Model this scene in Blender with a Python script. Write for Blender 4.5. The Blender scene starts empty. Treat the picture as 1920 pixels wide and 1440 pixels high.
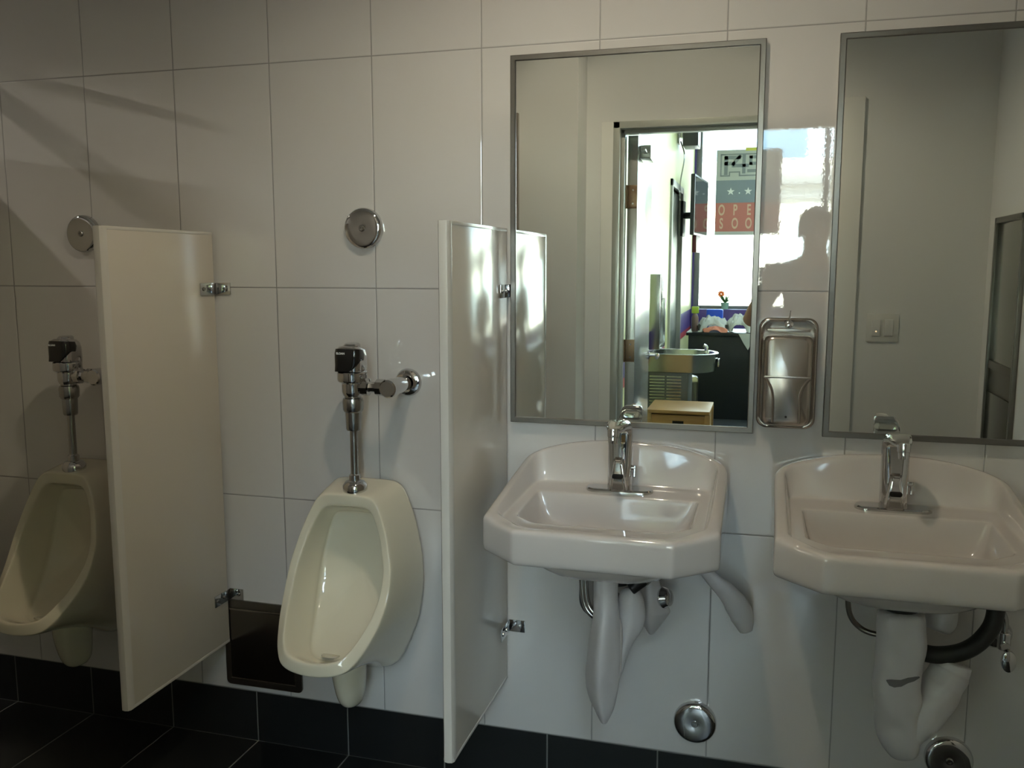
import bpy, bmesh, math, random
from mathutils import Vector, Matrix
random.seed(7)
C = bpy.context.scene.collection
PI = math.pi

# ------------------------------------------------------------------ materials
MATS = {}
def mat(name, col, rough=0.5, metal=0.0, spec=0.5, coat=0.0, bump=None, var=None, ior=1.5, emit=None, trans=0.0, aniso=0.0, sss=0.0):
    if name in MATS: return MATS[name]
    m = bpy.data.materials.new(name); m.use_nodes = True
    nt = m.node_tree; b = nt.nodes['Principled BSDF']
    b.inputs['Base Color'].default_value = (*col, 1)
    b.inputs['Roughness'].default_value = rough
    b.inputs['Metallic'].default_value = metal
    b.inputs['Specular IOR Level'].default_value = spec
    b.inputs['IOR'].default_value = ior
    b.inputs['Coat Weight'].default_value = coat
    b.inputs['Coat Roughness'].default_value = 0.04
    b.inputs['Transmission Weight'].default_value = trans
    if emit:
        b.inputs['Emission Color'].default_value = (*emit[0], 1); b.inputs['Emission Strength'].default_value = emit[1]
    tc = nt.nodes.new('ShaderNodeTexCoord')
    if var:      # (scale, amount): gentle colour variation
        n = nt.nodes.new('ShaderNodeTexNoise'); n.inputs['Scale'].default_value = var[0]; n.inputs['Detail'].default_value = 4
        nt.links.new(tc.outputs['Object'], n.inputs['Vector'])
        r = nt.nodes.new('ShaderNodeMix'); r.data_type = 'RGBA'
        r.inputs['A'].default_value = (*[max(0, c*(1-var[1])) for c in col], 1)
        r.inputs['B'].default_value = (*[min(1, c*(1+var[1])) for c in col], 1)
        nt.links.new(n.outputs['Fac'], r.inputs['Factor']); nt.links.new(r.outputs['Result'], b.inputs['Base Color'])
    if bump:     # (scale, strength, distance)
        n = nt.nodes.new('ShaderNodeTexNoise'); n.inputs['Scale'].default_value = bump[0]; n.inputs['Detail'].default_value = 3
        nt.links.new(tc.outputs['Object'], n.inputs['Vector'])
        bp = nt.nodes.new('ShaderNodeBump'); bp.inputs['Strength'].default_value = bump[1]; bp.inputs['Distance'].default_value = bump[2]
        nt.links.new(n.outputs['Fac'], bp.inputs['Height']); nt.links.new(bp.outputs['Normal'], b.inputs['Normal'])
    MATS[name] = m
    return m

def tile_mat(name, col, grout, su, sv, ou, ov, axes, gw, rough, spec, ior, var=0.03, wav=None):
    """rectangular stacked tiles laid from the object's own origin"""
    m = bpy.data.materials.new(name); m.use_nodes = True
    nt = m.node_tree; b = nt.nodes['Principled BSDF']; N = nt.nodes.new; K = nt.links.new
    tc = N('ShaderNodeTexCoord'); sp = N('ShaderNodeSeparateXYZ'); K(tc.outputs['Object'], sp.inputs[0])
    def math_(op, a, bb=None, c=None):
        n = N('ShaderNodeMath'); n.operation = op
        for i, v in enumerate((a, bb, c)):
            if v is None: continue
            if isinstance(v, (int, float)): n.inputs[i].default_value = v
            else: K(v, n.inputs[i])
        return n.outputs[0]
    d = []; cell = []
    for ax, s, o in ((axes[0], su, ou), (axes[1], sv, ov)):
        t = math_('DIVIDE', math_('SUBTRACT', sp.outputs[ax], o), s)
        f = math_('FRACT', math_('ADD', t, 100.0)); cell.append(math_('FLOOR', math_('ADD', t, 100.0)))
        e = math_('MINIMUM', f, math_('SUBTRACT', 1.0, f))
        d.append(math_('MULTIPLY', e, s))
    dist = math_('MINIMUM', d[0], d[1])
    g = N('ShaderNodeMapRange'); g.inputs['From Min'].default_value = gw*0.5; g.inputs['From Max'].default_value = gw*0.5+0.0006
    K(dist, g.inputs['Value'])
    cv = N('ShaderNodeCombineXYZ'); K(cell[0], cv.inputs[0]); K(cell[1], cv.inputs[1])
    wn = N('ShaderNodeTexWhiteNoise'); wn.noise_dimensions = '3D'; K(cv.outputs[0], wn.inputs['Vector'])
    vm = N('ShaderNodeMix'); vm.data_type = 'RGBA'
    vm.inputs['A'].default_value = (*[c*(1-var) for c in col], 1); vm.inputs['B'].default_value = (*[min(1, c*(1+var)) for c in col], 1)
    K(wn.outputs['Value'], vm.inputs['Factor'])
    mx = N('ShaderNodeMix'); mx.data_type = 'RGBA'; mx.inputs['A'].default_value = (*grout, 1)
    K(vm.outputs['Result'], mx.inputs['B']); K(g.outputs['Result'], mx.inputs['Factor']); K(mx.outputs['Result'], b.inputs['Base Color'])
    rr = N('ShaderNodeMapRange'); rr.inputs['To Min'].default_value = 0.7; rr.inputs['To Max'].default_value = rough
    K(g.outputs['Result'], rr.inputs['Value']); K(rr.outputs['Result'], b.inputs['Roughness'])
    b.inputs['Specular IOR Level'].default_value = spec; b.inputs['IOR'].default_value = ior
    # eased tile edges + a little ripple in the glaze
    eb = N('ShaderNodeMapRange'); eb.inputs['From Min'].default_value = gw*0.4; eb.inputs['From Max'].default_value = gw*0.5+0.002
    K(dist, eb.inputs['Value'])
    bp = N('ShaderNodeBump'); bp.inputs['Strength'].default_value = 0.6; bp.inputs['Distance'].default_value = 0.0012
    K(eb.outputs['Result'], bp.inputs['Height'])
    if wav:
        n = N('ShaderNodeTexNoise'); n.inputs['Scale'].default_value = wav[0]; n.inputs['Detail'].default_value = 2
        K(tc.outputs['Object'], n.inputs['Vector'])
        b2 = N('ShaderNodeBump'); b2.inputs['Strength'].default_value = wav[1]; b2.inputs['Distance'].default_value = wav[2]
        K(n.outputs['Fac'], b2.inputs['Height']); K(bp.outputs['Normal'], b2.inputs['Normal']); K(b2.outputs['Normal'], b.inputs['Normal'])
    else:
        K(bp.outputs['Normal'], b.inputs['Normal'])
    return m

def glass_mat():
    m = bpy.data.materials.new('window_glass'); m.use_nodes = True
    nt = m.node_tree; nt.nodes.remove(nt.nodes['Principled BSDF'])
    t = nt.nodes.new('ShaderNodeBsdfTransparent'); t.inputs[0].default_value = (0.93, 0.97, 0.95, 1)
    g = nt.nodes.new('ShaderNodeBsdfGlossy'); g.inputs['Roughness'].default_value = 0.0
    f = nt.nodes.new('ShaderNodeFresnel'); f.inputs['IOR'].default_value = 1.45
    x = nt.nodes.new('ShaderNodeMixShader')
    nt.links.new(f.outputs[0], x.inputs[0]); nt.links.new(t.outputs[0], x.inputs[1]); nt.links.new(g.outputs[0], x.inputs[2])
    nt.links.new(x.outputs[0], nt.nodes['Material Output'].inputs[0])
    return m

M_TILE = tile_mat('white_glazed_wall_tile', (0.62, 0.60, 0.58), (0.22, 0.21, 0.20), 0.3048, 0.6096, 0.0, 1.988, (0, 2), 0.0022, 0.012, 0.8, 1.85, 0.012, (150, 0.05, 0.0003))
M_BASE = tile_mat('black_base_tile', (0.012, 0.013, 0.013), (0.16, 0.16, 0.15), 0.3025, 0.40, -1.6385, -0.2407, (0, 2), 0.003, 0.38, 0.35, 1.5, 0.1)
M_FLOOR = tile_mat('black_floor_tile', (0.013, 0.014, 0.014), (0.20, 0.20, 0.19), 0.3025, 0.6096, -1.6385, 0.0, (0, 1), 0.003, 0.30, 0.4, 1.5, 0.1)
M_HFLOOR = mat('hall_rubber_floor', (0.035, 0.038, 0.040), 0.45, var=(30, 0.15))
M_PAINT = mat('white_wall_paint', (0.68, 0.675, 0.655), 0.42, var=(3, 0.02), bump=(220, 0.12, 0.0006))
M_YEL = mat('hall_wall_paint', (0.72, 0.72, 0.36), 0.40, var=(2, 0.02))
M_CEIL = mat('ceiling_paint', (0.80, 0.80, 0.77), 0.8)
M_CASING = mat('casing_paint', (0.74, 0.73, 0.69), 0.3)
M_STEELFR = mat('door_frame_steel', (0.40, 0.41, 0.37), 0.28, 0.35)
M_CER = mat('vitreous_china', (0.55, 0.51, 0.48), 0.07, coat=0.6, spec=0.5, var=(2, 0.01))
M_CERU = mat('urinal_china', (0.68, 0.63, 0.49), 0.07, coat=0.6, spec=0.5, var=(2, 0.01))
M_CHROME = mat('polished_chrome', (0.62, 0.62, 0.62), 0.06, 1.0)
M_CHROME2 = mat('satin_chrome', (0.42, 0.42, 0.41), 0.22, 1.0)
M_STEEL = mat('brushed_stainless', (0.44, 0.40, 0.36), 0.24, 1.0, bump=(60, 0.05, 0.0004))
M_STEELD = mat('dark_stainless', (0.22, 0.20, 0.175), 0.30, 1.0)
M_FRAME = mat('mirror_frame_steel', (0.23, 0.22, 0.205), 0.32, 1.0)
M_MIRROR = mat('mirror_silver', (0.84, 0.88, 0.85), 0.0, 1.0)
M_BLK = mat('black_lens', (0.006, 0.006, 0.006), 0.12, coat=0.5)
M_BLKM = mat('black_rubber', (0.010, 0.011, 0.010), 0.5)
M_PART = mat('partition_solid_plastic', (0.61, 0.555, 0.475), 0.13, spec=0.5, var=(4, 0.015))
M_PARTE = mat('partition_edge', (0.62, 0.585, 0.53), 0.16)
M_VINYL = mat('white_vinyl_cover', (0.56, 0.535, 0.53), 0.32, bump=(14, 0.5, 0.006))
M_WHITEPL = mat('white_plastic', (0.62, 0.61, 0.57), 0.35)
M_WHITE = mat('white_lettering', (0.8, 0.8, 0.8), 0.5)
M_GREY_T = mat('grey_lettering', (0.35, 0.35, 0.36), 0.5)
M_HOLE = mat('dark_hollow', (0.004, 0.004, 0.004), 0.8)
M_BRASS = mat('brown_hinge_metal', (0.20, 0.13, 0.08), 0.35, 0.8)
M_PURPLE = mat('purple_paint', (0.075, 0.045, 0.20), 0.4)
M_RED = mat('red_paint', (0.42, 0.04, 0.03), 0.4)
M_WOOD = None
def wood_mat():
    m = bpy.data.materials.new('bamboo_wood'); m.use_nodes = True
    nt = m.node_tree; b = nt.nodes['Principled BSDF']
    tc = nt.nodes.new('ShaderNodeTexCoord'); mp = nt.nodes.new('ShaderNodeMapping'); mp.inputs['Scale'].default_value = (3, 30, 30)
    n = nt.nodes.new('ShaderNodeTexNoise'); n.inputs['Scale'].default_value = 2.5; n.inputs['Detail'].default_value = 6
    r = nt.nodes.new('ShaderNodeValToRGB'); r.color_ramp.elements[0].color = (0.30, 0.16, 0.055, 1); r.color_ramp.elements[1].color = (0.48, 0.29, 0.12, 1)
    nt.links.new(tc.outputs['Object'], mp.inputs[0]); nt.links.new(mp.outputs[0], n.inputs[0]); nt.links.new(n.outputs['Fac'], r.inputs[0])
    nt.links.new(r.outputs[0], b.inputs['Base Color']); b.inputs['Roughness'].default_value = 0.3
    return m
M_WOOD = wood_mat()
M_GLASS = glass_mat()

# ------------------------------------------------------------------ mesh helpers
def B(): return bmesh.new()
def box(bm, x0, x1, y0, y1, z0, z1, bev=0.0, seg=2):
    t = bmesh.new()
    bmesh.ops.create_cube(t, size=1)
    for v in t.verts:
        v.co = Vector((x0+(v.co.x+.5)*(x1-x0), y0+(v.co.y+.5)*(y1-y0), z0+(v.co.z+.5)*(z1-z0)))
    if bev: bmesh.ops.bevel(t, geom=t.edges[:], offset=bev, segments=seg, profile=0.6, affect='EDGES')
    merge(bm, t); return bm
def merge(bm, t, mx=None):
    if mx is not None: bmesh.ops.transform(t, matrix=mx, verts=t.verts)
    me = bpy.data.meshes.new('tmp'); t.to_mesh(me); t.free(); bm.from_mesh(me); bpy.data.meshes.remove(me)
def loft(bm, rings, cap0=True, cap1=True, closed=True):
    vs = [[bm.verts.new(p) for p in r] for r in rings]
    n = len(vs[0])
    for a, b in zip(vs, vs[1:]):
        for i in range(n if closed else n-1):
            j = (i+1) % n
            bm.faces.new((a[i], a[j], b[j], b[i]))
    if cap0: bm.faces.new(list(reversed(vs[0])))
    if cap1: bm.faces.new(vs[-1])
    return vs
def axis_mx(origin, axis):
    q = Vector((0, 0, 1)).rotation_difference(Vector(axis).normalized())
    return Matrix.Translation(Vector(origin)) @ q.to_matrix().to_4x4()
def lathe(bm, prof, origin=(0, 0, 0), axis=(0, 0, 1), seg=32):
    """prof: [(r, h)], closed at both ends"""
    mx = axis_mx(origin, axis); t = bmesh.new()
    rings = [[(max(r, 1e-4)*math.cos(2*PI*i/seg), max(r, 1e-4)*math.sin(2*PI*i/seg), h) for i in range(seg)] for r, h in prof]
    loft(t, rings); merge(bm, t, mx); return bm
def cyl(bm, r, a, b, seg=24, bev=0.0):
    a, b = Vector(a), Vector(b); L = (b-a).length
    if bev: prof = [(r-bev, 0), (r, bev), (r, L-bev), (r-bev, L)]
    else: prof = [(r, 0), (r, L)]
    return lathe(bm, prof, a, b-a, seg)
def tube(bm, pts, rad, seg=14, cap=True):
    pts = [Vector(p) for p in pts]; n = len(pts)
    rads = rad if isinstance(rad, (list, tuple)) else [rad]*n
    rings = []; up = None
    for i, p in enumerate(pts):
        t = (pts[min(i+1, n-1)]-pts[max(i-1, 0)]).normalized()
        if up is None:
            up = t.orthogonal().normalized()
        up = (up-t*up.dot(t)).normalized(); s = t.cross(up)
        rings.append([p+(up*math.cos(2*PI*k/seg)+s*math.sin(2*PI*k/seg))*rads[i] for k in range(seg)])
    loft(bm, rings, cap, cap); return bm
def curve_pts(ctrl, n=8):
    """Catmull-Rom through the control points"""
    c = [Vector(p) for p in ctrl]; c = [c[0]*2-c[1]]+c+[c[-1]*2-c[-2]]; out = []
    for i in range(1, len(c)-2):
        for k in range(n):
            t = k/n
            out.append(0.5*((2*c[i])+(-c[i-1]+c[i+1])*t+(2*c[i-1]-5*c[i]+4*c[i+1]-c[i+2])*t*t+(-c[i-1]+3*c[i]-3*c[i+1]+c[i+2])*t**3))
    out.append(c[-2]); return out
def prism(bm, poly, d0, d1, plane='XZ'):
    def P(p, d):
        return {'XZ': (p[0], d, p[1]), 'YZ': (d, p[0], p[1]), 'XY': (p[0], p[1], d)}[plane]
    loft(bm, [[P(p, d0) for p in poly], [P(p, d1) for p in poly]]); return bm
def rrect(x0, x1, y0, y1, r, k=5):
    out = []
    for cx, cy, a in ((x1-r, y1-r, 0), (x0+r, y1-r, 90), (x0+r, y0+r, 180), (x1-r, y0+r, 270)):
        for i in range(k+1):
            t = math.radians(a+90*i/k); out.append((cx+r*math.cos(t), cy+r*math.sin(t)))
    return out
def obj(name, bm, m, parent=None, ang=35, sub=0):
    bmesh.ops.recalc_face_normals(bm, faces=bm.faces[:])
    me = bpy.data.meshes.new(name); bm.to_mesh(me); bm.free()
    for mm in (m if isinstance(m, (list, tuple)) else [m]): me.materials.append(mm)
    for p in me.polygons: p.use_smooth = True
    if ang < 180: me.set_sharp_from_angle(angle=math.radians(ang))
    o = bpy.data.objects.new(name, me); C.objects.link(o)
    if parent: o.parent = parent
    if sub:
        s = o.modifiers.new('sub', 'SUBSURF'); s.levels = sub; s.render_levels = sub
    return o
def tag(o, label=None, cat=None, group=None, kind=None):
    if label: o['label'] = label
    if cat: o['category'] = cat
    if group: o['group'] = group
    if kind: o['kind'] = kind
    return o
def thing(name, label, cat, loc=(0, 0, 0), rz=0, group=None, kind=None):
    o = bpy.data.objects.new(name, None); C.objects.link(o); o.empty_display_size = 0.05
    o.location = loc; o.rotation_euler = (0, 0, rz)
    return tag(o, label, cat, group, kind)
def struct(name, bm, m, label=None, ang=35):
    return tag(obj(name, bm, m, None, ang), label, None, None, 'structure')
def dup(root, loc, label):
    r = root.copy(); C.objects.link(r); r.location = loc; r['label'] = label
    for ch in list(root.children):
        c = ch.copy(); C.objects.link(c); c.parent = r
        for g in list(ch.children):
            d = g.copy(); C.objects.link(d); d.parent = c
    return r
def text_bm(s, size, depth, bold=0.0):
    cu = bpy.data.curves.new('t', 'FONT'); cu.body = s; cu.size = size; cu.extrude = depth/2; cu.align_x = 'CENTER'; cu.align_y = 'CENTER'; cu.offset = bold
    o = bpy.data.objects.new('t', cu); C.objects.link(o)
    dg = bpy.context.evaluated_depsgraph_get(); me = bpy.data.meshes.new_from_object(o.evaluated_get(dg))
    bm = bmesh.new(); bm.from_mesh(me)
    bpy.data.objects.remove(o); bpy.data.meshes.remove(me); bpy.data.curves.remove(cu)
    return bm

# ------------------------------------------------------------------ setting
DW = -1.75          # room-side face of the door wall
DO = (-0.525, 0.377, 2.032)   # door opening x0, x1, height
XL, XR = -4.4, 0.955
b = B(); box(b, XL, XR, 0, 0.12, 0.1593, 2.8); struct('wall_back', b, M_TILE, 'wall of large white glazed tiles')
b = B(); box(b, XL, XR, 0, 0.12, 0.0, 0.1593); struct('baseboard_back', b, M_BASE, 'black tile base course along the white tiled wall')
b = B(); box(b, XL, XR, DW, 0.12, -0.1, 0); struct('floor', b, M_FLOOR, 'black tiled floor with pale grout')
b = B(); box(b, XL, XR, DW, 0, 2.72, 2.82); struct('ceiling', b, M_CEIL)
b = B(); box(b, XL-0.1, XL, DW, 0, 0, 2.72); struct('wall_left', b, M_PAINT)
b = B(); box(b, XR, XR+0.12, DW, 0, 0, 2.72); struct('wall_right', b, M_PAINT)
# door wall with its opening; the part left of x=-0.72 stands 0.24 m further into the room
b = B()
box(b, XL, -0.655, DW-0.12, DW, 0, 2.82); box(b, -0.655, DO[0]-0.03, DW-0.12, DW, 0, 2.82)
box(b, DO[0]-0.03, DO[1]+0.03, DW-0.12, DW, DO[2]+0.03, 2.82); box(b, DO[1]+0.03, XR+0.12, DW-0.12, DW, 0, 2.82)
struct('wall_front', b, M_PAINT, 'painted wall with the doorway, seen in the mirrors')
b = B(); box(b, XL, -0.675, DW, DW+0.19, 0, 2.72); struct('wall_front_left', b, M_PAINT, 'painted wall section standing forward beside the doorway')
# casing boards round the doorway and the steel jamb
b = B()
box(b, DO[1]+0.01, DO[1]+0.092, DW, DW+0.014, 0, DO[2]+0.085, 0.003)
struct('trim_1', b, M_CASING)
b = B()
box(b, DO[0]-0.082, DO[0]-0.01, DW, DW+0.010, 0, DO[2]+0.03, 0.003)
struct('trim_2', b, M_CASING)
b = B()
for (x0, x1) in ((DO[0]-0.03, DO[0]+0.0), (DO[1]-0.0, DO[1]+0.03)):
    box(b, x0, x1, DW-0.135, DW+0.012, 0, DO[2]+0.03, 0.003)
    s = 1 if x0 < 0 else -1
    xs = x1 if x0 < 0 else x0
    box(b, min(xs, xs+s*0.016), max(xs, xs+s*0.016), DW-0.085, DW-0.03, 0, DO[2], 0.003)
box(b, DO[0]-0.03, DO[1]+0.03, DW-0.135, DW+0.012, DO[2], DO[2]+0.03, 0.003)
box(b, DO[0], DO[1], DW-0.085, DW-0.03, DO[2]-0.016, DO[2], 0.002)
struct('trim_3', b, M_STEELFR, 'grey steel door frame seen in the left mirror')
# casing of a further doorway at the left, only its edge shows in the mirror
b = B(); box(b, -1.10, -0.930, DW+0.19, DW+0.215, 0, 2.085, 0.003)
struct('trim_4', b, mat('brown_grey_steel', (0.20, 0.18, 0.155), 0.35, 0.3), 'dark door frame edge at the left of the left mirror')

# ---- hall beyond the doorway
HX0, HX1, HY1, HZ = -0.713, 3.4, -8.24, 3.55
b = B(); box(b, HX0-0.1, HX1+0.1, HY1-0.15, DW-0.12, -0.1, 0); struct('floor_hall', b, M_HFLOOR)
b = B(); box(b, HX0-0.1, HX1+0.1, HY1-0.15, DW-0.12, HZ, HZ+0.1); struct('ceiling_hall', b, M_CEIL)
b = B(); box(b, HX0-0.1, HX1+0.1, DW-0.12, DW-0.0, 2.83, HZ+0.1); struct('wall_hall_front', b, M_PAINT)
b = B(); box(b, XR+0.13, HX1+0.1, DW-0.12, DW, 0, 2.83); struct('wall_hall_front_right', b, M_PAINT)
# left hall wall with the side doorway opening (Y from -6.72 to -5.75)
b = B()
box(b, HX0-0.1, HX0, -5.72, DW-0.12, 0, HZ); box(b, HX0-0.1, HX0, HY1, -6.72, 0, HZ); box(b, HX0-0.1, HX0, -6.72, -5.72, 2.13, HZ)
struct('wall_hall_left', b, M_YEL, 'pale yellow hall wall beyond the doorway')
b = B(); box(b, HX1, HX1+0.1, HY1, DW-0.12, 0, HZ); struct('wall_hall_right', b, M_YEL)
b = B()
for (y0, y1) in ((-5.45, -1.88), (HY1+0.002, -6.80)):
    prism(b, [(y0, 0.76), (y1, 0.76), (y1, 0.955), (y0, 0.955)], HX0, HX0+0.004, 'YZ')
struct('trim_5', b, M_PURPLE)
b = B()
for (y0, y1) in ((-5.45, -1.88), (HY1+0.002, -6.80)):
    prism(b, [(y0, 0.70), (y1, 0.70), (y1, 0.76), (y0, 0.76)], HX0, HX0+0.004, 'YZ')
struct('trim_6', b, M_RED)
# side doorway: frame and grey green door
d2 = thing('door_2', 'grey green door in the left wall of the hall, seen in the left mirror', None, (HX0, -6.22, 0), kind='structure')
b = B()
box(b, -0.09, 0.02, 0.47, 0.53, 0, 2.19, 0.003); box(b, -0.09, 0.02, -0.53, -0.47, 0, 2.19, 0.003); box(b, -0.09, 0.02, -0.53, 0.53, 2.13, 2.19, 0.003)
obj('door_frame', b, mat('hall_door_casing', (0.40, 0.39, 0.33), 0.4), d2)
b = B(); box(b, -0.06, -0.02, -0.47, 0.47, 0.01, 2.12, 0.002); obj('door_panel', b, mat('grey_green_door', (0.16, 0.17, 0.13), 0.4), d2)
# window wall
b = B(); box(b, HX0-0.1, HX1+0.1, HY1-0.15, HY1, 0, 0.955); box(b, HX0-0.1, HX1+0.1, HY1-0.15, HY1, 3.35, HZ)
box(b, HX0-0.1, HX0+0.02, HY1-0.15, HY1, 0.955, 3.35); box(b, HX1-0.02, HX1+0.1, HY1-0.15, HY1, 0.955, 3.35)
struct('wall_hall_window', b, M_PURPLE, 'purple wall below the hall window')
w = thing('window_1', 'shopfront window at the end of the hall', None, (0, HY1, 0), kind='structure')
b = B()
for x in (HX0+0.045, 0.71, 2.05, HX1-0.045): box(b, x-0.035, x+0.035, -0.11, -0.04, 0.955, 3.35, 0.004)
box(b, HX0+0.02, HX1-0.02, -0.11, -0.04, 0.955, 0.99, 0.004); box(b, HX0+0.02, HX1-0.02, -0.11, -0.04, 3.31, 3.35, 0.004)
obj('window_frame', b, mat('window_aluminium', (0.22, 0.22, 0.22), 0.4, 0.4), w)
for x0, x1 in ((HX0+0.06, 0.68), (0.72, 2.03), (2.07, HX1-0.06)):
    b = B(); box(b, x0, x1, -0.078, -0.072, 0.99, 3.31); obj('window_pane', b, M_GLASS, w)

# the open door leaf, swung out into the hall
d1 = thing('door_1', 'grey metal door swung open into the hall, seen in the left mirror', None, (DO[0]+0.060, DW-0.13, 0), math.radians(-3.0), kind='structure')
b = B(); box(b, -0.045, 0.0, -0.905, -0.005, 0.01, 2.02, 0.002); obj('door_leaf', b, mat('door_leaf_metal', (0.50, 0.51, 0.48), 0.22, 0.75), d1)
for z in (1.75, 1.05, 0.25):
    b = B(); box(b, -0.042, -0.002, -0.0052, -0.002, z-0.052, z+0.052, 0.001); cyl(b, 0.007, (-0.049, -0.001, z-0.052), (-0.049, -0.001, z+0.052), 12)
    h = obj('hinge', b, M_BRASS, d1)
    b = B()
    for dz in (-0.03, 0.03): cyl(b, 0.004, (-0.020, -0.003, z+dz), (-0.020, -0.0005, z+dz), 10)
    obj('hinge_screw', b, M_CHROME2, h)
b = B(); lathe(b, [(0.028, 0), (0.028, 0.006), (0.012, 0.010), (0.010, 0.05)], (0.0, -0.86, 0.95), (1, 0, 0), 20)
tube(b, curve_pts([(0.045, -0.86, 0.95), (0.055, -0.84, 0.95), (0.055, -0.75, 0.945)], 6), 0.010, 10)
obj('lever_handle', b, M_CHROME, d1)
b = B(); box(b, 0.0, 0.05, -0.30, -0.10, 1.93, 1.99, 0.006); box(b, 0.015, 0.035, -0.12, 0.02, 1.95, 1.96, 0.002)
obj('door_closer', b, M_STEELFR, d1)

# ------------------------------------------------------------------ wall mirrors
def make_mirror(x, label):
    t = thing('wall_mirror', label, 'mirror', (x, 0, 1.4965), group='framed mirrors above the sinks')
    W, H, F = 0.309, 0.465, 0.0145
    b = B()
    prof = [(0.0, 0.0), (0.0, -0.0185), (0.0015, -0.020), (F-0.002, -0.020), (F, -0.018), (F, 0.0)]
    corners = [(-1, -1), (1, -1), (1, 1), (-1, 1)]
    rings = [[(cx*(W-u), y, cz*(H-u)) for u, y in prof] for cx, cz in corners]
    vs = [[b.verts.new(p) for p in r] for r in rings]
    for i in range(4):
        a, c = vs[i], vs[(i+1) % 4]
        for k in range(len(prof)-1): b.faces.new((a[k], a[k+1], c[k+1], c[k]))
    obj('mirror_frame', b, M_FRAME, t, 25)
    b = B(); box(b, -W+F-0.002, W-F+0.002, -0.0165, -0.001, -H+F-0.002, H-F+0.002)
    obj('mirror_glass', b, M_MIRROR, t, 25)
    return t
m0 = make_mirror(-0.219, 'steel framed mirror above the left sink, showing the open doorway')
dup(m0, (0.560, 0, 1.4965), 'steel framed mirror above the right sink, showing the light switch')

# ------------------------------------------------------------------ sinks
def outline(hx, y0, y1, ch, r=0.012, k=4, m=6, rb=None):
    V = [(hx, y1), (-hx, y1), (-hx, y0+ch), (-hx+ch*1.12, y0), (hx-ch*1.12, y0), (hx, y0+ch)]
    n = len(V); pts = []
    cor = []
    for i in range(n):
        p, a, c = Vector(V[i]), Vector(V[i-1]), Vector(V[(i+1) % n])
        d1, d2 = (a-p).normalized(), (c-p).normalized()
        rr = min(rb if (rb and i < 2) else r, (a-p).length*0.4, (c-p).length*0.4)
        cor.append([p+d1*rr*(1-t)**2+d2*rr*t*t for t in [j/k for j in range(k+1)]])
    for i in range(n):
        pts += cor[i]
        s, e = cor[i][-1], cor[(i+1) % n][0]
        pts += [s.lerp(e, j/(m+1)) for j in range(1, m+1)]
    return [(p.x, p.y) for p in pts]
def rimz(x, y, hx=0.26):
    t = min(1, max(0, (y+0.43)/0.40)); t = t**0.92
    A = 0.995-0.050*(min(1.05, abs(x)/hx))**2.6
    return 0.884+(A-0.884)*t
def deckz(y):
    t = min(1, max(0, (y+0.45)/0.35)); return 0.876+0.011*t
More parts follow.
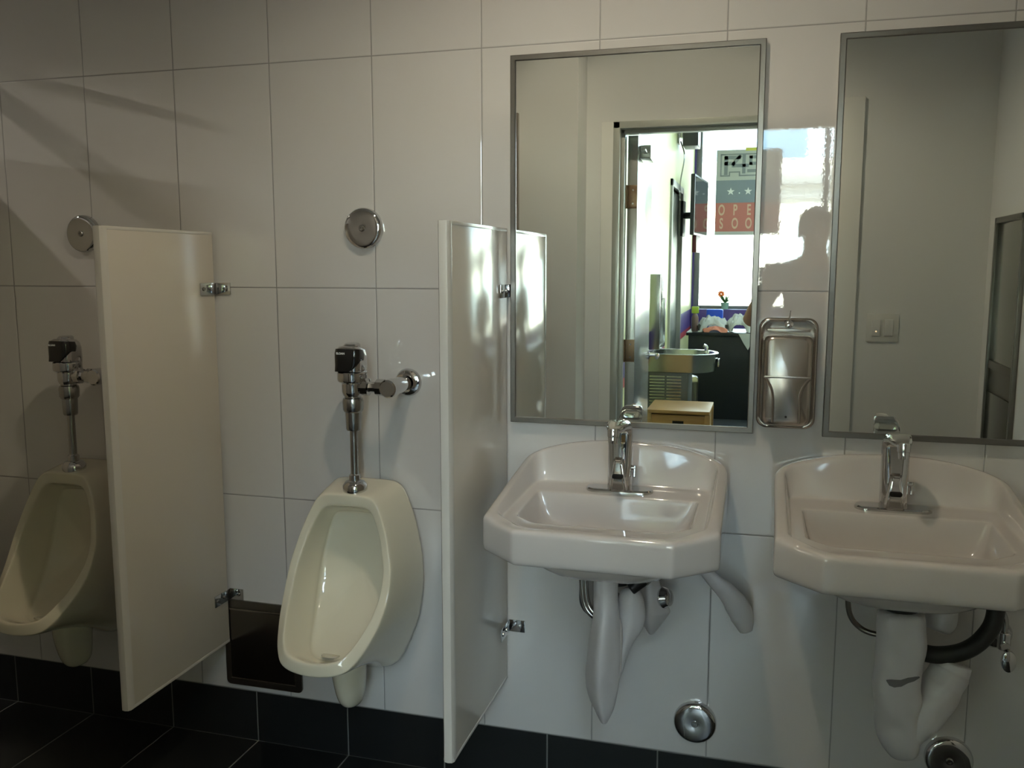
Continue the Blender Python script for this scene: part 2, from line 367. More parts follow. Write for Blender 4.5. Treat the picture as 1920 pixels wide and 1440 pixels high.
def make_sink(x, label):
    t = thing('wall_sink', label, 'sink', (x, 0, 0), group='white wall hung sinks')
    HX, Y0, CH = 0.260, -0.485, 0.080
    b = B(); R = []
    def ring(ins, zf, back=None, r=0.007, hx=None, y0=None, y1=None, ch=None):
        h = HX-ins if hx is None else hx; yy0 = Y0+ins if y0 is None else y0
        yy1 = (-ins if back is None else back) if y1 is None else y1
        c = CH-ins*0.35 if ch is None else ch
        R.append([(px, py, zf(px, py)) for px, py in outline(h, yy0, yy1, c, r, rb=(max(.022, .055-ins*.6) if hx is None else None))])
    ring(0, lambda x, y: 0.742, hx=0.05, y0=-0.30, y1=-0.20, ch=0.03, r=0.02)
    ring(0, lambda x, y: 0.742, hx=0.120, y0=-0.36, y1=-0.14, ch=0.05, r=0.05)
    ring(0, lambda x, y: 0.752, hx=0.150, y0=-0.39, y1=-0.11, ch=0.06, r=0.05)
    ring(0, lambda x, y: 0.776, hx=0.172, y0=-0.41, y1=-0.09, ch=0.06, r=0.04)
    ring(0, lambda x, y: 0.802, hx=0.180, y0=-0.42, y1=-0.08, ch=0.06, r=0.04)
    ring(0.045, lambda x, y: 0.812, back=-0.0)
    ring(0.022, lambda x, y: 0.804, back=0.0)
    ring(0.012, lambda x, y: 0.803, back=0.0)
    ring(0.006, lambda x, y: 0.805, back=0.0)
    ring(0.002, lambda x, y: 0.809, back=0.0)
    ring(0.000, lambda x, y: 0.817, back=0.0)
    ring(0.000, lambda x, y: 0.5*0.828+0.5*(rimz(x, y)-0.014), back=0.0)
    ring(0.000, lambda x, y: rimz(x, y)-0.012, back=0.0)
    ring(0.0015, lambda x, y: rimz(x, y)-0.006, back=-0.000)
    ring(0.0045, lambda x, y: rimz(x, y)-0.002, back=-0.004)
    ring(0.0090, lambda x, y: rimz(x, y), back=-0.009)
    ring(0.0170, lambda x, y: rimz(x, y), back=-0.018)
    ring(0.0225, lambda x, y: rimz(x, y)-0.0005, back=-0.024)
    def dz(f):
        def g(x, y): return rimz(x, y)*(1-f)+deckz(y)*f
        return g
    ring(0.0255, dz(0.07), back=-0.027, r=0.016)
    ring(0.0280, dz(0.22), back=-0.030, r=0.018)
    ring(0.0325, dz(0.62), back=-0.040, r=0.02)
    ring(0.0360, dz(0.93), back=-0.049, r=0.02)
    ring(0.0385, dz(0.985), back=-0.053, r=0.02)
    ring(0.0430, dz(1.0), back=-0.060, r=0.02)
    ring(0, lambda x, y: deckz(y), hx=0.2000, y0=-0.402, y1=-0.147, ch=0.046, r=0.012)
    ring(0, lambda x, y: deckz(y)-0.0004, hx=0.1970, y0=-0.3985, y1=-0.1495, ch=0.045, r=0.012)
    ring(0, lambda x, y: deckz(y)-0.0025, hx=0.1950, y0=-0.3965, y1=-0.1515, ch=0.044, r=0.012)
    ring(0, lambda x, y: deckz(y)-0.008, hx=0.1935, y0=-0.3950, y1=-0.153, ch=0.044, r=0.013)
    ring(0, lambda x, y: 0.83, hx=0.183, y0=-0.384, y1=-0.163, ch=0.045, r=0.022)
    ring(0, lambda x, y: 0.800, hx=0.165, y0=-0.366, y1=-0.174, ch=0.05, r=0.04)
    ring(0, lambda x, y: 0.785, hx=0.130, y0=-0.345, y1=-0.195, ch=0.05, r=0.04)
    ring(0, lambda x, y: 0.780, hx=0.060, y0=-0.315, y1=-0.235, ch=0.03, r=0.02)
    loft(b, R)
    for v in b.verts:
        if v.co.y > -0.001: v.co.y = -0.001
    obj('basin', b, M_CER, t, 180, 1)
    b = B(); lathe(b, [(0.001, 0.781), (0.026, 0.781), (0.028, 0.785), (0.022, 0.787), (0.018, 0.783), (0.001, 0.783)], (0, -0.275, 0), (0, 0, 1), 24)
    obj('drain_ring', b, M_CHROME, t)
    b = B(); lathe(b, [(0.020, 0), (0.020, 0.04), (0.032, 0.042), (0.032, 0.058)], (0, -0.275, 0.69), (0, 0, 1), 20)
    obj('drain_tailpiece', b, M_CHROME2, t)
    return t
SL, SR = -0.223, 0.402
s0 = make_sink(SL, 'white wall hung sink beside the urinal partition')
dup(s0, (SR, 0, 0), 'white wall hung sink at the right edge of the photo')

def make_faucet(x, label):
    t = thing('sensor_faucet', label, 'faucet', (x, -0.102, 0.8885), group='chrome sensor faucets')
    b = B(); o = rrect(-0.083, 0.083, -0.027, 0.027, 0.0265, 8)
    o2 = rrect(-0.080, 0.080, -0.024, 0.024, 0.0235, 8)
    loft(b, [[(p[0], p[1], -0.004) for p in o], [(p[0], p[1], 0.003) for p in o], [(p[0], p[1], 0.006) for p in o2]])
    obj('base_plate', b, M_CHROME, t)
    # body column leaning into a forward spout: side-view centre line with rounded-rectangle sections
    def sec(c, ang, w, d, n=5):
        r = min(w, d)*0.42
        pts = rrect(-w/2, w/2, -d/2, d/2, r, n)
        ca, sa = math.cos(ang), math.sin(ang)
        return [(p[0], c[0]+p[1]*ca, c[1]-p[1]*sa) for p in pts]
    b = B()
    S = [((0.002, 0.002), 0, .060, .052), ((0.002, 0.03), 0, .060, .050), ((0.004, 0.07), 0, .060, .045), ((0.006, 0.105), 0.05, .060, .040),
         ((0.006, 0.135), 0.25, .061, .038), ((-0.002, 0.155), 0.75, .060, .036), ((-0.020, 0.166), 1.25, .057, .029),
         ((-0.050, 0.169), 1.5, .050, .020), ((-0.080, 0.168), 1.6, .042, .015), ((-0.098, 0.167), 1.62, .032, .012), ((-0.106, 0.1668), 1.62, .024, .010)]
    loft(b, [sec(*s) for s in S])
    obj('faucet_body', b, M_CHROME, t, 60)
    # sensor housing: trapezoid bulge on the front
    b = B()
    def trap(wb, wt, y, z0, z1): return [(-wb/2, y, z0), (wb/2, y, z0), (wt/2, y, z1), (-wt/2, y, z1)]
    loft(b, [trap(.046, .026, -.012, .002, .088), trap(.044, .020, -.029, .003, .080), trap(.036, .014, -.0335, .006, .070)])
    bmesh.ops.bevel(b, geom=b.edges[:], offset=0.003, segments=2, affect='EDGES')
    h = obj('sensor_housing', b, M_CHROME, t)
    b = B(); prism(b, rrect(-0.0135, 0.0135, 0.036, 0.048, 0.0055, 5), -0.0365, -0.030); obj('sensor_eye', b, M_BLK, h)
    b = B(); lathe(b, [(0.0135, 0), (0.014, 0.004), (0.0135, 0.018), (0.0115, 0.019), (0.012, 0.021), (0.0105, 0.034), (0.008, 0.034)], (0, -0.110, 0.173), (0, -0.10, -1), 24)
    obj('aerator', b, M_CHROME, t)
    b = B(); cyl(b, 0.006, (0.028, 0.0, 0.058), (0.040, 0.0, 0.058), 14, 0.001); cyl(b, 0.0045, (0.037, 0.0, 0.064), (0.037, -0.006, 0.036), 10, 0.001)
    obj('mixing_lever', b, M_CHROME, t)
    return t
f0 = make_faucet(SL, 'chrome sensor faucet on the left sink')
f1 = dup(f0, (SR+0.003, -0.102, 0.8885), 'chrome sensor faucet on the right sink')

# ------------------------------------------------------------------ urinals
def interp(tab, s):
    for (a, va), (c, vc) in zip(tab, tab[1:]):
        if s <= c: return [p+(q-p)*(s-a)/(c-a) for p, q in zip(va, vc)]
    return tab[-1][1]
def make_urinal(x, label):
    t = thing('urinal', label, 'urinal', (x, 0, 0), group='wall hung urinals')
    # tables over s (0 top centre .. 1 bottom centre): (half width, y, z)
    rim = [(0, (0, -.150, .840)), (.09, (.072, -.150, .838)), (.13, (.090, -.153, .822)), (.25, (.122, -.168, .752)), (.40, (.147, -.195, .660)), (.52, (.151, -.225, .590)),
           (.64, (.142, -.270, .530)), (.76, (.122, -.320, .478)), (.86, (.098, -.352, .446)), (.93, (.065, -.368, .431)), (1, (0, -.373, .427))]
    wallr = [(0, (0, 0, .856)), (.09, (.090, 0, .855)), (.13, (.112, 0, .840)), (.25, (.145, 0, .760)), (.40, (.168, 0, .650)), (.52, (.172, 0, .560)),
             (.64, (.158, 0, .460)), (.76, (.130, 0, .380)), (.86, (.100, 0, .315)), (.93, (.065, 0, .285)), (1, (0, 0, .278))]
    inner = [(0, (0, -.085, .775)), (.09, (.055, -.085, .773)), (.13, (.070, -.085, .765)), (.25, (.092, -.080, .715)), (.40, (.108, -.090, .640)), (.52, (.112, -.105, .580)),
             (.64, (.105, -.140, .520)), (.76, (.088, -.190, .470)), (.86, (.068, -.240, .440)), (.93, (.045, -.270, .428)), (1, (0, -.280, .425))]
    NS = 22
    def ring(fn):
        pts = []
        ss = [i/NS for i in range(NS+1)]
        for s in ss: w_, y, z = fn(s); pts.append((w_, y, z))
        for s in ss[-2:0:-1]: w_, y, z = fn(s); pts.append((-w_, y, z))
        return pts
    def sc(tab, k, cy, cz, dy=0.0, dz=0.0):
        def f(s):
            w_, y, z = interp(tab, s); return (w_*k, y+dy, cz+(z-cz)*k+dz)
        return f
    def dish(k):
        def f(s):
            w_, y, z = interp(inner, s); return (w_*k, -.072+(y+.072)*k**1.7, .60+(z-.60)*k)
        return f
    def mix(a, c, u, bulge=0.0, drop=0.0):
        def f(s):
            p, q = interp(a, s), interp(c, s)
            return (p[0]*(1-u)+q[0]*u+bulge, p[1]*(1-u)+q[1]*u, p[2]*(1-u)+q[2]*u+drop*max(0, s-.5)*2)
        return f
    rows = [ring(mix(wallr, rim, 0)), ring(mix(wallr, rim, .15, .0, .012)), ring(mix(wallr, rim, .4, .001, .030)), ring(mix(wallr, rim, .7, .002, .026)), ring(mix(wallr, rim, .90, .001, .008)),
            ring(sc(rim, 1.0, 0, .63, .004)), ring(sc(rim, .985, 0, .63, -.002)), ring(sc(rim, .97, 0, .63, -.003)), ring(sc(rim, .86, 0, .635, -.002)), ring(sc(rim, .835, 0, .636, .000)), ring(sc(rim, .82, 0, .637, .008)),
            ring(mix(rim, inner, .62)), ring(mix(rim, inner, .88)), ring(dish(1.0)), ring(dish(.85)), ring(dish(.65)), ring(dish(.45)), ring(dish(.25)), ring(dish(.08))]
    for r_i in (11, 12):
        rows[r_i] = [(p[0]*0.92, p[1], .637+(p[2]-.637)*0.95) for p in rows[r_i]]
    b = B(); loft(b, rows, True, True)
    for v in b.verts: v.co.y = min(v.co.y, -0.001)
    obj('urinal_bowl', b, M_CERU, t, 180, 2)
    b = B()   # trap bulge hanging below the bowl
    rg = []
    for z, r, y in ((.40, .052, -.15), (.36, .052, -.15), (.31, .047, -.145), (.275, .042, -.14), (.250, .034, -.135), (.238, .018, -.132)):
        rg.append([(-0.005+r*0.85*math.cos(2*PI*i/24), y+r*1.3*math.sin(2*PI*i/24), z) for i in range(24)])
    loft(b, rg); obj('trap_outlet', b, M_CERU, t, 180, 1)
    b = B()
    for a, c in (((.075, -.100, .385), (.075, -.118, .385)),): cyl(b, 0.008, a, c, 14, 0.001)
    obj('mounting_bolt', b, M_BLKM, t)
    b = B()
    lathe(b, [(0.001, 0), (0.024, 0), (0.024, 0.003), (0.001, 0.004)], (0, -.262, .436), (0, .25, 1), 20)
    obj('drain_strainer', b, M_CERU, t)
    return t
u0 = make_urinal(-0.944, 'white urinal between the two partitions')
u1 = dup(u0, (-1.856, 0, 0), 'white urinal at the left edge, partly behind the first partition')

def make_flush(x, label):
    t = thing('flush_valve', label, 'flush valve', (x, -0.115, 0.848), group='chrome sensor flush valves')
    z0 = 0.848
    b = B(); lathe(b, [(.020, 0), (.031, .000), (.033, .008), (.033, .020), (.026, .030), (.016, .034), (.016, .048), (.0125, .050), (.011, .052)], (0, 0, -0.012), (0, 0, 1), 28)
    obj('spud_flange', b, M_CHROME, t)
    b = B(); cyl(b, 0.0105, (0, 0, 0.02), (0, 0, 0.175), 20); obj('flush_tube', b, M_CHROME2, t)
    b = B(); lathe(b, [(.018, 0), (.020, .004), (.0215, .045), (.0215, .048), (.024, .050), (.027, .055), (.028, .078), (.026, .086), (.022, .088), (.022, .098)], (0, 0, .158), (0, 0, 1), 28)
    obj('vacuum_breaker', b, M_CHROME2, t)
    b = B(); lathe(b, [(.024, 0), (.026, .003), (.029, .012), (.029, .034), (.033, .038), (.0335, .042)], (0, 0, .250), (0, 0, 1), 32)
    lathe(b, [(.034, 0), (.0385, .003), (.040, .007), (.040, .026), (.038, .028)], (0, 0, .287), (0, 0, 1), 36)
    obj('valve_body', b, M_CHROME, t)
    # sensor housing: chrome shell with a black window wrapping the front
    b = B()
    rg = []
    for z, w_, d0, d1 in ((.314, .034, -.036, .036), (.332, .0355, -.038, .036), (.358, .0355, -.040, .034), (.373, .034, -.037, .030), (.380, .030, -.030, .024), (.382, .022, -.02, .015)):
        rg.append([(p[0], p[1], z+(-p[1])*0.10) for p in rrect(-w_, w_, d0, d1, min(w_, .022), 6)])
    loft(b, rg)
    sh = obj('sensor_cover', b, M_CHROME, t, 50)
    b = B()   # the dark window: front-left part of the housing, cut on a sloping line
    rg = []
    for z, w_, d0, d1, cut in ((.314, .0345, -.0375, .0, .35), (.320, .0355, -.0385, .004, .62), (.330, .0360, -.0395, .008, .84), (.346, .0365, -.041, .012, .98), (.362, .0365, -.0415, .012, 1.02), (.374, .035, -.038, .010, 1.0)):
        pts = rrect(-w_, w_*cut, d0, d1, 0.018*cut, 6); rg.append([(p[0], p[1], z+(-p[1])*0.10) for p in pts])
    loft(b, rg); obj('sensor_window', b, M_BLK, sh, 50)
    b = B(); lathe(b, [(.022, 0), (.022, .006), (.018, .010), (.006, .011)], (0.002, -.002, .380), (0, -.1, 1), 24); obj('override_button', b, M_CHROME, sh)
    tb = text_bm('SLOAN', 0.0075, 0.0006, 0.0002)
    bm2 = B(); merge(bm2, tb, Matrix.Translation((-0.012, -0.0424, 0.366)) @ Matrix.Rotation(PI/2, 4, 'X')); obj('lettering', bm2, M_WHITE, sh)
    # supply: nut, stop valve, wall flange
    b = B()
    lathe(b, [(.018, 0), (.018, .006), (.023, .008), (.023, .026), (.016, .028), (.014, .034), (.014, .045), (.022, .048), (.022, .070)], (.022, 0, .275), (1, 0, 0), 8)
    lathe(b, [(.013, 0), (.013, .09)], (.022, 0, .275), (1, 0, 0), 24)
    obj('coupling_nut', b, M_CHROME, t, 25)
    b = B()
    lathe(b, [(.020, 0), (.0235, .004), (.0245, .030), (.021, .034), (.022, .040), (.022, .086), (.019, .118)], (.112, -.032, .276), (0, 1, 0), 28)
    lathe(b, [(.018, 0), (.019, .002), (.019, .045)], (.070, 0, .276), (1, 0, 0), 20)
    obj('stop_valve', b, M_CHROME, t)
    b = B(); lathe(b, [(.038, 0), (.038, .004), (.034, .010), (.022, .014), (.020, .016)], (.112, .1145, .276), (0, -1, 0), 32); obj('wall_flange', b, M_CHROME, t)
    return t
v0 = make_flush(-0.935, 'chrome flush valve with black sensor head above the middle urinal')
dup(v0, (-1.847, -0.115, 0.848), 'chrome flush valve with black sensor head at the left edge')

def make_cover(x, z, label, r=0.055):
    t = thing('cover_plate', label, 'cover plate', (x, 0, z), group='round chrome wall cover plates')
    b = B(); lathe(b, [(r, 0.0), (r, .010), (r-.002, .016), (r-.006, .0185), (r*.80, .0200), (r*.25, .0210), (r*.15, .0195)], (0, 0, 0), (0, -1, 0), 56)
    obj('plate', b, M_CHROME, t, 40)
    b = B(); lathe(b, [(.0085, 0), (.0085, .003), (.007, .005), (.0035, .005), (.003, .003)], (0, -.0185, 0), (0, -1, 0), 20); obj('screw', b, M_CHROME2, t)
    return t
c0 = make_cover(-0.944, 1.540, 'round chrome cover plate on the tile above the middle urinal')
dup(c0, (-1.856, 0, 1.535), 'round chrome cover plate at the far left beside the partition')
dup(c0, (-0.030, 0, 0.256), 'round chrome cover plate low on the wall below the left sink')
dup(c0, (0.576, 0, 0.250), 'round chrome cover plate cut by the bottom edge, below the right sink')

# ------------------------------------------------------------------ urinal partitions
def make_partition(xr, label):
    TH = 0.024
    t = thing('urinal_partition', label, 'partition', (xr-TH/2, 0, 0.315), group='urinal partitions')
    H, D, G = 1.219, 0.458, 0.012
    b = B(); box(b, -TH/2, TH/2, -D+.010, -G, 0.006, H-0.006, 0.0015); obj('panel', b, M_PART, t)
    b = B()
    # front edge band, rounded nose
    nose = [(-TH/2-.001, -D+.022), (-TH/2-.001, -D+.008), (-TH/2+.003, -D+.001), (0, -D-.001), (TH/2-.003, -D+.001), (TH/2+.001, -D+.008), (TH/2+.001, -D+.022), (TH/2-.0005, -D+.022), (TH/2-.0005, -D+.010), (-TH/2+.0005, -D+.010), (-TH/2+.0005, -D+.022)]
    prism(b, nose, 0, H, 'XY')
    box(b, -TH/2-.001, TH/2+.001, -D+.006, -G, H-.008, H+.001, .002)
    box(b, -TH/2-.001, TH/2+.001, -D+.006, -G, -.001, .008, .002)
    obj('edge_trim', b, M_PARTE, t)
    for z in (1.375-0.315, 0.462-0.315):
        b = B()
        for s in (-1, 1):
            x = s*(TH/2+.001)
            box(b, min(x, x+s*.003), max(x, x+s*.003), -.082, -.001, z-.017, z+.017, .001)
            box(b, min(x, x+s*.046), max(x, x+s*.046), -.004, -.001, z-.017, z+.017, .001)
        br = obj('wall_bracket', b, M_CHROME, t)
        b = B()
        for s in (-1, 1):
            x = s*(TH/2+.004)
            for y in (-.036, -.068): lathe(b, [(.0055, 0), (.005, .003), (.002, .004)], (x, y, z), (s, 0, 0), 12)
            lathe(b, [(.0055, 0), (.005, .003), (.002, .004)], (s*(TH/2+.032), -.004, z), (0, -1, 0), 12)
        obj('bracket_screw', b, M_CHROME2, br)
    return t
p0 = make_partition(-1.413, 'cream partition panel left of the middle urinal, its broad side showing')
dup(p0, (-0.539-0.012, 0, 0.315), 'cream glossy partition panel between the middle urinal and the left sink')

# toilet stall screen just left of the frame; it throws the slanting shade on the tiles
t = thing('stall_partition', 'cream toilet stall panel left of the left urinal', 'partition', (-2.33, 0, 0))
b = B(); box(b, -0.0125, 0.0125, -1.525, -0.012, 0.30, 1.79, .002); obj('panel', b, M_PART, t)
b = B(); box(b, -0.02, 0.02, -1.527, -0.002, 2.045, 2.085, .002); obj('headrail', b, M_CHROME2, t)

# access panel
t = thing('access_panel', 'stainless access panel low on the wall behind the partition', 'access panel', (-1.305, 0, 0.310))
b = B(); prism(b, rrect(-.128, .128, -.134, .134, .014, 5), -.006, 0.0); obj('frame', b, M_STEELD, t)
b = B(); box(b, -.108, .108, -.009, -.005, -.112, .108, .001); dr = obj('panel_door', b, mat('access_door_steel', (0.17, 0.155, 0.135), 0.22, 1.0), t)
b = B(); box(b, -.110, .110, -.0105, -.0085, .104, .110, .0008); box(b, -.110, .110, -.0105, -.0085, -.114, -.110, .0008); box(b, .106, .1095, -.0105, -.0085, -.112, .108, .0008)
obj('door_lip', b, M_STEEL, dr)

# ------------------------------------------------------------------ steel dispenser between the mirrors
t = thing('soap_dispenser', 'stainless steel dispenser on the tile between the two mirrors', 'dispenser', (0.164, 0, 1.182))
b = B()
hx, hz = .068, .134
rg = [[(p[0], y, p[1]) for p in rrect(-hx+i, hx-i, -hz+i, hz-i, .024, 6)] for i, y in ((.0, -.001), (.0, -.018), (.0015, -.023), (.005, -.025), (.008, -.0235), (.0105, -.022))]
loft(b, rg); obj('back_tray', b, M_STEEL, t, 50)
b = B()
rg = [[(p[0], y, p[1]) for p in rrect(-.056+i, .056-i, -.122+i, .096-i, .018, 6)] for i, y in ((.0, -.021), (.001, -.055), (.004, -.064), (.010, -.068))]
loft(b, rg); bd = obj('body', b, M_STEEL, t, 50)
b = B()   # drawn-in waist at the lower half: two side cheeks that stand proud
for s in (-1, 1):
    pts = curve_pts([(s*.052, 0, -.004), (s*.044, 0, -.014), (s*.034, 0, -.034), (s*.030, 0, -.062), (s*.030, 0, -.112)], 6)
    tube(b, [(p.x, -.067, p.z) for p in pts], 0.0035, 8)
box(b, -.052, .052, -.0705, -.066, -.006, -.001, .001)
obj('pressed_rib', b, M_STEEL, bd)
b = B(); box(b, -.05, .05, -.028, -.022, .100, .108, .003); obj('hinge_bead', b, M_STEEL, t)
b = B(); lathe(b, [(.010, 0), (.010, .003), (.004, .006)], (0, -.030, .119), (0, -1, 0.3), 18)
tube(b, curve_pts([(0, -.030, .120), (0.001, -.036, .136), (0.003, -.036, .152)], 6), .0014, 8)
obj('lock_key', b, M_CHROME, t)
b = B(); cyl(b, .003, (0, -.0675, -.098), (0, -.069, -.098), 10); obj('sight_hole', b, M_HOLE, bd)

# ------------------------------------------------------------------ plumbing below the sinks
def sweep(bm, secs, n=20):
    """secs: (cx, cy, cz, rx, ry, tilt, sharp) -> folded sleeve; ring is an ellipse pulled to a crease at the front"""
    rg = []
    for cx, cy, cz, rx, ry, tilt, sh in secs:
        ring = []
        for i in range(n):
            a = 2*PI*i/n; x = math.cos(a); y = math.sin(a)
            k = 1+sh*max(0, -y)**6
            ring.append((cx+rx*x, cy+ry*y*k, cz+tilt*x*rx))
        rg.append(ring)
    loft(bm, rg)
t = thing('pipe_cover', 'long pointed white drain sleeve hanging below the left sink', 'pipe cover', (SL, -.275, .745))
b = B()
sweep(b, [(-.002, 0, .006, .029, .030, 0, 0), (-.002, 0, -.04, .029, .030, 0, 0), (-.003, 0, -.075, .029, .030, 0, .1), (.001, .0, -.10, .029, .030, 0, .3), (-.000, -.002, -.13, .033, .033, 0, .6), (-.004, -.002, -.20, .039, .034, 0, .8),
          (-.006, -.002, -.26, .042, .034, 0, .8), (-.006, 0, -.31, .038, .026, 0, .6), (-.003, .0, -.35, .022, .016, 0, .6), (-.001, .0, -.385, .006, .006, 0, 0)])
obj('drain_sleeve', b, M_VINYL, t, 180, 1)
b = B()
sweep(b, [(.050, .045, -.055, .022, .022, 0, 0), (.052, .045, -.09, .034, .026, 0, .2), (.054, .045, -.145, .034, .024, 0, .3), (.038, .04, -.19, .018, .02, 0, .2), (.022, .03, -.27, .012, .014, 0, 0), (.016, .03, -.30, .006, .006, 0, 0)])
obj('side_sleeve', b, M_VINYL, t, 180, 1)
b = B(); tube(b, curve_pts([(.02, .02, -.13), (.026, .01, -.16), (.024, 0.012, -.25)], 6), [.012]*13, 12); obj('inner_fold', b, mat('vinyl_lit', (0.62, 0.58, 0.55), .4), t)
b = B(); tube(b, curve_pts([(.004, .0, .0), (.018, .03, -.035), (.04, .10, -.05), (.055, .18, -.05), (.06, .268, -.05)], 6), .017, 14); obj('waste_arm', b, M_BLKM, t)
b = B(); cyl(b, .015, (.052, .02, -.052), (.082, .035, -.030), 18, .002); obj('rubber_ring', b, M_BLKM, t)
b = B(); lathe(b, [(.017, 0), (.012, .018), (.008, .022)], (.082, .035, -.030), (.8, .3, .45), 16); obj('slip_nut', b, M_CHROME2, t)

t = thing('pipe_cover', 'white pointed valve sleeve right of the long drain sleeve, left sink', 'pipe cover', (SL+.075, -.10, .66))
b = B()
sweep(b, [(.000, -.01, .055, .012, .012, 0, .2), (.004, -.01, .02, .022, .020, 0, .4), (.010, -.01, -.03, .030, .022, -.1, .8), (.014, -.01, -.065, .044, .024, 0, .9), (.014, -.01, -.072, .044, .024, 0, .9), (.012, -.01, -.11, .020, .014, 0, .8), (.010, -.01, -.135, .004, .006, 0, 0)])
obj('valve_sleeve', b, M_VINYL, t, 180, 1)
b = B(); lathe(b, [(.012, 0), (.024, .002), (.026, .008), (.020, .022), (.010, .026)], (.036, -.020, -.032), (.9, -.4, .25), 22); obj('stop_knob', b, M_CHROME, t)
b = B(); lathe(b, [(.024, 0), (.024, .004), (.012, .010)], (.012, .0995, .0), (0, -1, 0), 22); cyl(b, .009, (.012, .095, .0), (.012, -.02, .0), 14); obj('supply_stub', b, M_CHROME, t)

t = thing('pipe_cover', 'loose cream sleeve sticking out right of the left sink near the wall', 'pipe cover', (0.052, -.05, .62))
b = B()
pts = [(-.075, -.01, .075), (-.045, -.012, .045), (-.015, -.012, .020), (.012, -.012, -.010), (.030, -.012, -.045), (.040, -.012, -.082)]
rad = [.012, .018, .024, .031, .030, .014]
cp = curve_pts(pts, 5); rr = [rad[min(5, int(i/5))]+(rad[min(5, int(i/5)+1)]-rad[min(5, int(i/5))])*((i % 5)/5) for i in range(len(cp))]
tube(b, cp, rr, 16)
for v in b.verts: v.co.y = -.012+(v.co.y+.012)*0.6
obj('sleeve', b, M_VINYL, t, 180, 1)

t = thing('supply_hose', 'looped braided steel hoses left of the drain sleeve, left sink', 'hose', (SL-.062, -.10, .655))
for (dx, dy, r, dz) in ((0, 0, .0075, 0), (.012, -.02, .0075, .012)):
    b = B(); tube(b, curve_pts([(-.012+dx, dy, .11), (-.030+dx, dy, .04), (-.030+dx, dy, -.02+dz), (-.020+dx, dy-.005, -.075+dz), (.010+dx, dy-.01, -.10+dz), (.045+dx, dy-.01, -.085+dz), (.060+dx, dy-.01, -.03)], 8), r, 12)
    obj('braided_hose', b, M_CHROME2, t)
b = B(); tube(b, curve_pts([(-.034, .01, -.025), (-.030, .0, -.07), (-.008, -.005, -.092), (.03, -.005, -.08)], 8), .0055, 12); obj('inner_hose', b, M_BLKM, t)

# right sink
t = thing('pipe_cover', 'bulky white drain trap cover with a raised elbow, below the right sink', 'pipe cover', (SR, -.275, .72))
b = B()
def boxring(cx, cy, cz, w, d, r, tx=0.0):
    return [(cx+p[0], cy+p[1], cz+tx*p[0]) for p in rrect(-w/2, w/2, -d/2, d/2, r, 5)]
rg = [boxring(.006, 0, -.002, .094, .066, .028), boxring(.008, 0, -.03, .096, .070, .028), boxring(.010, 0, -.08, .102, .072, .028), boxring(.008, 0, -.12, .098, .074, .03), boxring(.006, 0, -.155, .096, .076, .03),
      boxring(.010, 0, -.20, .100, .078, .034), boxring(.012, .0, -.25, .098, .080, .036), boxring(.016, 0, -.295, .092, .074, .034), boxring(.022, 0, -.325, .072, .058, .027), boxring(.024, 0, -.340, .036, .030, .013)]
loft(b, rg); obj('drain_sleeve', b, M_VINYL, t, 180, 1)
b = B(); cp = curve_pts([(.020, .005, -.290), (.052, .010, -.255), (.082, .022, -.215), (.106, .036, -.178), (.122, .046, -.150), (.128, .052, -.128)], 5)
tube(b, cp, [.040]*5+[.042]*5+[.042]*5+[.040]*5+[.037]*5+[.020], 18); obj('elbow_sleeve', b, M_VINYL, t, 180, 1)
b = B(); lathe(b, [(.040, 0), (.042, .003), (.042, .008), (.038, .010), (.02, .010)], (.004, 0, -.001), (0, 0, 1), 28); obj('collar_ring', b, M_BLKM, t)
b = B()
prism(b, [(-.020, -.150), (-.010, -.147), (.008, -.145), (.022, -.138), (.044, -.134), (.034, -.143), (.022, -.149), (.010, -.158), (-.004, -.162), (-.014, -.159)], -.0425, -.036); obj('torn_hole', b, mat('tear_grey', (0.16, 0.15, 0.15), 0.6), t)
b = B(); lathe(b, [(.02, 0), (.034, .01), (.036, .05), (.02, .075)], (.095, .10, -.085), (.3, .2, 1), 18); obj('trap_bulge', b, M_VINYL, t, 180, 1)

t = thing('drain_hose', 'thick black hose curving behind the cover of the right sink', 'hose', (SR, -.20, .66))
b = B(); tube(b, curve_pts([(.045, -.040, -.048), (.09, -.040, -.052), (.14, -.035, -.040), (.180, -.02, -.012), (.205, .0, .035), (.205, .03, .13)], 8), .0185, 18)
obj('hose', b, M_BLKM, t, 180)
t = thing('supply_hose', 'thin dark looped supply hose left of the cover, right sink', 'hose', (SR-.075, -.08, .66))
b = B(); tube(b, curve_pts([(-.004, 0, .13), (-.006, 0, .02), (.0, 0, -.04), (.025, 0, -.072), (.06, -.01, -.08), (.12, -.03, -.07)], 8), .0065, 12)
obj('hose', b, M_STEELD, t, 180)
t = thing('stop_valve', 'chrome wall shutoff valve with oval handle right of the black hose', 'valve', (.664, 0, .578))
b = B(); lathe(b, [(.036, 0), (.036, .003), (.030, .012), (.014, .016)], (-.005, -.0005, .0), (0, -1, 0), 28); cyl(b, .010, (-.002, -.01, 0), (-.002, -.085, 0), 16); obj('wall_flange', b, M_CHROME, t)
b = B(); cyl(b, .014, (-.002, -.065, -.012), (-.002, -.065, .03), 16, .002)
b2 = [[(.004+.016*math.cos(2*PI*i/20)*k, -.088-h, -.030+.026*math.sin(2*PI*i/20)*k) for i in range(20)] for k, h in ((.3, -.006), (.8, -.004), (1, .0), (.95, .006), (.5, .010))]
loft(b, b2); obj('oval_handle', b, M_CHROME, t)
b = B(); tube(b, curve_pts([(-.002, -.065, .03), (-.004, -.065, .06), (-.02, -.07, .10), (-.035, -.08, .16)], 8), .0075, 12); obj('braided_hose', b, M_CHROME2, t)

